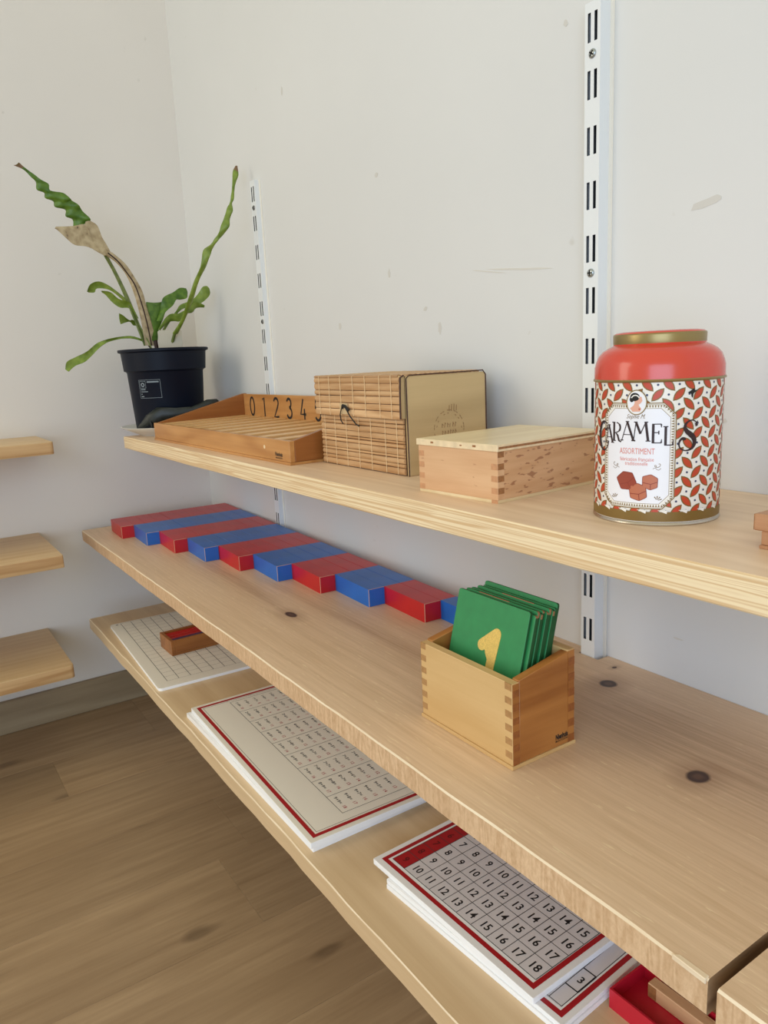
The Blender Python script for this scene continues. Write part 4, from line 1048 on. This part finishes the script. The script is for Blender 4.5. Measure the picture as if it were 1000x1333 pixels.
for q in ((0.0006, 0.008, HF-0.0006), (D_-0.008, D_-0.0006, HB-0.0008)):
    bm = bm_new(); box(bm, W_-0.0004, W_+0.00008, q[0], q[1], 0.0036, q[2]); obj('corner_face', bm, M_cbside, cb)
M_fing1 = plain('grey_brown_finger', (176, 132, 84), 0.4, noise=0.08, nscale=300); M_fing2 = plain('brown_finger', (150, 88, 42), 0.4, noise=0.08, nscale=300)
h = (HF-0.0034)/12
for k in range(6):
    a = 0.0034+h*(2*k+1)
    for x0, x1 in ((W_-0.0082, W_-0.0004), (0.0002, 0.008)):
        bm = bm_new(); box(bm, x0, x1, -0.00012, 0.0005, a, a+h); obj('joint_finger', bm, M_fing1, cb)
    bm = bm_new(); box(bm, W_-0.0005, W_+0.0002, 0.0008, 0.0078, a-h, a); obj('joint_finger', bm, M_fing2, cb)
    hb = (HB-0.0034)/12; b_ = 0.0034+hb*(2*k+1)
    bm = bm_new(); box(bm, W_-0.0005, W_+0.0002, D_-0.0078, D_-0.0004, b_-hb, b_); obj('joint_finger', bm, M_fing2, cb)
bm = bm_new()
put_text(bm, 'Nienhuis', lambda a, b_: (W_+0.00022, 0.0565+a, 0.0125+b_), 0.0066, 0.62, 0, 0.04)
put_text(bm, 'MONTESSORI', lambda a, b_: (W_+0.00022, 0.0565+a, 0.0085+b_), 0.0026, 0.95, 0, 0.01)
obj('maker_print', bm, M_black, cb, recalc=False)
CW, CH, CT = 0.0925, 0.1215, 0.0030
tilt = math.atan(0.256)
order = ['frontmost green card in the box, showing a yellow sandpaper 1'] + ['%s green card from the front in the card box' % q for q in ('second', 'third', 'fourth', 'fifth', 'sixth', 'seventh', 'eighth', 'ninth')] + ['rearmost green card in the card box, nearest the wall']
dxs = [0.0, 0.0036, 0.002, 0.0026, 0.0012, 0.003, 0.0022, 0.0032, 0.0024, 0.001]
dhs = [0.0, -0.003, -0.0005, -0.0025, -0.0015, -0.003, -0.001, -0.0025, -0.002, 0.001]
for k in range(10):
    root = thing('number_card', order[k], 'card', (1.1852+dxs[k], -0.2357+k*0.0034, zM+0.0042), 0.0, 'green sandpaper numeral cards')
    root.rotation_euler = (-tilt, 0, 0)
    bm = bm_new(); H_ = CH+dhs[k]
    c = 0.002
    prism(bm, [(0, 0), (CW, 0), (CW, H_-c), (CW-c*0.3, H_-c*0.3), (CW-c, H_), (c, H_), (c*0.3, H_-c*0.3), (0, H_-c)], 0.0, CT, 'Y')
    bmesh.ops.recalc_face_normals(bm, faces=bm.faces)
    for f in bm.faces:
        if abs(f.normal.y) < 0.5: f.material_index = 1
        if abs(f.normal.y) < 0.5 and f.normal.x > 0.3 and f.normal.z > 0.3 and k in (1, 2, 4, 5, 6): f.material_index = 2
    bevel(bm, 0.0003, 1, 1.0)
    obj('card', bm, [M_green, M_greenedge, M_cardwear], root)
    if k in (2, 3, 6, 7):
        bm = bm_new(); box(bm, 0.01+0.004*k, 0.05+0.004*k, -0.0001, 0.0006, H_-0.0006, H_+0.0001); obj('worn_edge', bm, M_cardwear, root)
        bm = bm_new(); box(bm, CW-0.004, CW+0.0001, 0.0004, 0.0024, H_-0.0052, H_-0.0012); obj('worn_corner', bm, M_cardwear, root)
    if k == 0:
        bm = bm_new(); zz = lambda z: (z-0.4208)/math.cos(tilt)
        X0 = 1.1852
        def cap(p0, p1, r):
            p0, p1 = Vector(p0), Vector(p1); a = math.atan2(p1.y-p0.y, p1.x-p0.x); o_ = []
            for q in range(9): o_.append((p1.x+r*math.cos(a-math.pi/2+math.pi*q/8), p1.y+r*math.sin(a-math.pi/2+math.pi*q/8)))
            for q in range(9): o_.append((p0.x+r*math.cos(a+math.pi/2+math.pi*q/8), p0.y+r*math.sin(a+math.pi/2+math.pi*q/8)))
            return o_
        prism(bm, cap((1.2385-X0, zz(0.446)), (1.2440-X0, zz(0.5105)), 0.0050), -0.0005, 0.0004, 'Y')
        prism(bm, cap((1.2275-X0, zz(0.4978)), (1.2438-X0, zz(0.5110)), 0.0052), -0.00046, 0.0004, 'Y')
        prism(bm, [(1.2335-X0, zz(0.492)), (1.2385-X0, zz(0.485)), (1.2445-X0, zz(0.508)), (1.2290-X0, zz(0.5010))], -0.00042, 0.0003, 'Y')
        obj('sandpaper_numeral', bm, M_sand, root)

# ---------------------------------------------------------------- lower shelf: white strip board with its small box
def board_outline(L_, D2, c):
    pts = []
    for cx, cy, a in ((L_-c, c, -90), (L_-c, D2-c, 0), (c, D2-c, 90), (c, c, 180)):
        for q in range(5): pts.append((cx+c*math.cos(math.radians(a+22.5*q)), cy+c*math.sin(math.radians(a+22.5*q))))
    return pts
def board(root, L_, D2, z0, z1, mt, c=0.001):
    bm = bm_new(); prism(bm, board_outline(L_, D2, c), z0, z1, 'Z'); bmesh.ops.recalc_face_normals(bm, faces=bm.faces)
    for f in bm.faces:
        if f.normal.z < 0.5: f.material_index = 1
    bevel(bm, 0.0003, 1, 0.8)
    return obj('board', bm, [mt, M_whiteedge], root)
sb = thing('strip_board', 'white board ruled with a grey grid at the far end of the bottom shelf', 'board', (0.2030, -0.3105, zB), -0.045)
board(sb, 0.370, 0.262, 0.0, 0.005, M_cream, 0.007)
bm = bm_new(); z = 0.00515
for k in range(19):
    x = 0.006+k*0.0189
    rect(bm, x-0.00025, x+0.00025, 0.02, 0.02+12*0.0195, z, 1)
for k in range(13):
    y = 0.02+k*0.0195
    rect(bm, 0.006, 0.006+18*0.0189, y-0.0004, y+0.0004, z+0.00004, 0)
obj('grid_print', bm, [M_line, M_greyline], sb, recalc=False)
bm = bm_new(); lathe(bm, [(0.0, 0.0056), (0.0022, 0.0053), (0.0026, 0.0048)], 12, 0, 0.010, 0.012); obj('pin', bm, M_greyline, sb)

ob = thing('strip_box', 'small open beech box of red and blue strips on the grid board', 'box', (0.3905, -0.2660, zB+0.0054), 0.02)
BX, BY, BH2 = 0.0615, 0.180, 0.027
bm = bm_new(); box(bm, 0, BX, 0, BY, 0, 0.004); obj('base', bm, M_beech_y, ob)
for q in ((0, BX, 0, 0.006), (0, BX, BY-0.006, BY), (0, 0.006, 0.006, BY-0.006), (BX-0.006, BX, 0.006, BY-0.006)):
    bm = bm_new(); box(bm, *q, 0.004, BH2); bevel(bm, 0.0005); obj('panel', bm, M_beech_y, ob)
def strips(x0, n, m, what):
    for k in range(n):
        bm = bm_new(); box(bm, x0, x0+0.0108, 0.0075, BY-0.0075, 0.0042, BH2-0.0025-0.0004*k); bevel(bm, 0.0006)
        o = obj('strip', bm, m, None, loc=(0.3905, -0.2660, zB+0.0054), rotz=0.02)
        tag(o, what if n == 1 else ('%s red strip from the left in the small open box' % ('first', 'second', 'third')[k]), 'strip', 'strips in the small box'); x0 += 0.0113
strips(0.0074, 3, M_red, '')
strips(0.0416, 1, plain('deep_blue_strip', (26, 30, 98), 0.3), 'dark blue strip on the near side of the small open box')

# ---------------------------------------------------------------- equation boards
e2 = thing('equation_board', 'lower white equation board, only its edge showing under the upper one', 'board', (0.6862, -0.3216, zB), 0.0, 'stacked equation boards')
board(e2, 0.388, 0.232, 0.0, 0.0068, M_white, 0.0008)
e1 = thing('equation_board', 'upper red-bordered board printed with small addition equations', 'board', (0.6895, -0.3150, zB+0.0070), -0.026, 'stacked equation boards')
board(e1, 0.3875, 0.230, 0.0, 0.0070, M_cream, 0.0008)
bm = bm_new(); frame(bm, 0.0062, 0.3813, 0.0062, 0.2238, 0.0048, 0.00712); obj('red_border', bm, M_redprint, e1, recalc=False)
bm = bm_new(); frame(bm, 0.0135, 0.3740, 0.0135, 0.2165, 0.0005, 0.00712)
gx0, gx1, gy0, gy1, cx_ = 0.0190, 0.3610, 0.0525, 0.176, 0.0380
frame(bm, gx0, gx1, gy0, gy1, 0.0006, 0.00712)
for k in range(1, 9): rect(bm, gx0+k*cx_-0.0003, gx0+k*cx_+0.0003, gy0, gy1, 0.00714)
obj('ruled_lines', bm, M_line, e1, recalc=False)
bm = bm_new()
for r in range(9):
    for c in range(9):
        a, b_ = r+1, 9-c; y = gy0+0.0082+c*0.0134; x = gx0+r*cx_
        put_text(bm, '%d+%d=' % (a, b_), lambda p, q: (x+0.0135+p, y+q, 0.00716), 0.0060, 1.22, 0, 0.008)
        put_text(bm, '%d' % (a+b_), lambda p, q: (x+0.0285+p, y+q, 0.00716), 0.0060, 1.1, 1, 0.008)
o = obj('printed_equations', bm, [M_line, M_pinkprint], e1, recalc=False); o['kind'] = 'stuff'

# ---------------------------------------------------------------- number boards
def nb(name, label, x, y, z, rot, t, mt, g):
    r = thing(name, label, 'board', (x, y, z), rot, g); board(r, 0.2150, 0.226, 0.0, t, mt, 0.0012); return r
nb('number_board', 'lowest white board of the stack beside the red tray', 1.1650, -0.2905, zB, 0.068, 0.0043, M_white, 'stacked number boards')
n2 = nb('number_board', 'second board down, showing a boxed 3 at its near end', 1.1638, -0.2893, zB+0.0045, 0.068, 0.0043, M_white, 'stacked number boards')
bm = bm_new(); frame(bm, 0.0052, 0.2098, 0.0052, 0.2208, 0.0046, 0.00442); obj('red_border', bm, M_redprint, n2, recalc=False)
bm = bm_new(); rect(bm, 0.012, 0.2035, 0.012, 0.214, 0.00438); obj('grey_field', bm, M_grey, n2, recalc=False)
bm = bm_new(); frame(bm, 0.0120, 0.2035, 0.0130, 0.213, 0.0006, 0.00446); rect(bm, 0.1905, 0.1911, 0.013, 0.213, 0.00446)
for y in (0.0330, 0.0560): rect(bm, 0.1905, 0.2035, y-0.0006, y+0.0006, 0.00448)
rect(bm, 0.2024, 0.2038, 0.033, 0.056, 0.00449)
put_text(bm, '3', lambda a, b_: (0.1975+a, 0.0445+b_, 0.0045), 0.0100, 1.0, 0, 0.02)
obj('ruled_lines', bm, M_black, n2, recalc=False)
n1 = nb('number_board', 'top board of the right stack, red border and grid of sums 7 to 18', 1.1373, -0.2870, zB+0.0090, 0.037, 0.0058, M_white, 'stacked number boards')
bm = bm_new(); frame(bm, 0.0058, 0.2092, 0.0066, 0.2190, 0.0046, 0.00592); obj('red_border', bm, M_redprint, n1, recalc=False)
x0, y0, hw, dx, dy = 0.0132, 0.0148, 0.0187, 0.0191, 0.0195
bm = bm_new(); rect(bm, x0, x0+hw+9*dx, y0, y0+10*dy, 0.00590); obj('grey_field', bm, M_grey, n1, recalc=False)
bm = bm_new(); rect(bm, x0, x0+hw, y0, y0+10*dy, 0.00594); rect(bm, x0+hw, x0+hw+9*dx, y0+9*dy, y0+10*dy, 0.00594); obj('red_header', bm, M_redprint, n1, recalc=False)
bm = bm_new()
for k in range(11): rect(bm, x0, x0+hw+9*dx, y0+k*dy-0.00032, y0+k*dy+0.00032, 0.00600)
for k in range(11):
    x = x0 if k == 0 else x0+hw+(k-1)*dx
    rect(bm, x-0.00032, x+0.00032, y0, y0+10*dy, 0.00601)
obj('ruled_lines', bm, M_line, n1, recalc=False)
for r in range(9):
    bm = bm_new(); a = 9-r; y = y0+(r+0.5)*dy
    for c in range(1, 10):
        x = x0+hw+(c-0.5)*dx
        put_text(bm, str(a+c), lambda p, q: (x+p, y+q, 0.00604), 0.0118, 0.95, 0, 0.016)
    put_text(bm, str(a), lambda p, q: (x0+hw/2+p, y+q, 0.00604), 0.0112, 0.95, 1, 0.01)
    obj('number_row', bm, [M_black, plain('dim_header_digit', (92, 10, 16), 0.6)], n1, recalc=False)

# ---------------------------------------------------------------- red tray under the board end
rtr = thing('red_tray', 'shallow red lacquered tray under the near end of the middle board', 'tray', (1.3816, -0.2265, zB), 0.02)
bm = bm_new(); RL, RD, RHh, wl = 0.16, 0.043, 0.0170, 0.0016
bm.faces.ensure_lookup_table()
box(bm, 0, RL, 0, RD, 0, 0.0045)
for q in ((0, RL, 0, wl), (0, RL, RD-wl, RD), (0, wl, wl, RD-wl), (RL-wl, RL, wl, RD-wl)): box(bm, *q, 0.0045, RHh)
obj('body', bm, M_redtray, rtr)
wb = thing('wooden_block', 'long beech block lying in the red tray', 'block', (1.3955, -0.1985, zB+0.0046), 0.02)
bm = bm_new(); box(bm, 0, 0.13, 0, 0.0095, 0, 0.0125); bevel(bm, 0.0006); obj('bar', bm, M_redbeech, wb)
bm = bm_new(); box(bm, 0.0006, 0.0078, -0.0001, 0.0003, 0.0008, 0.0118); obj('joint_finger', bm, M_endgrain, wb)
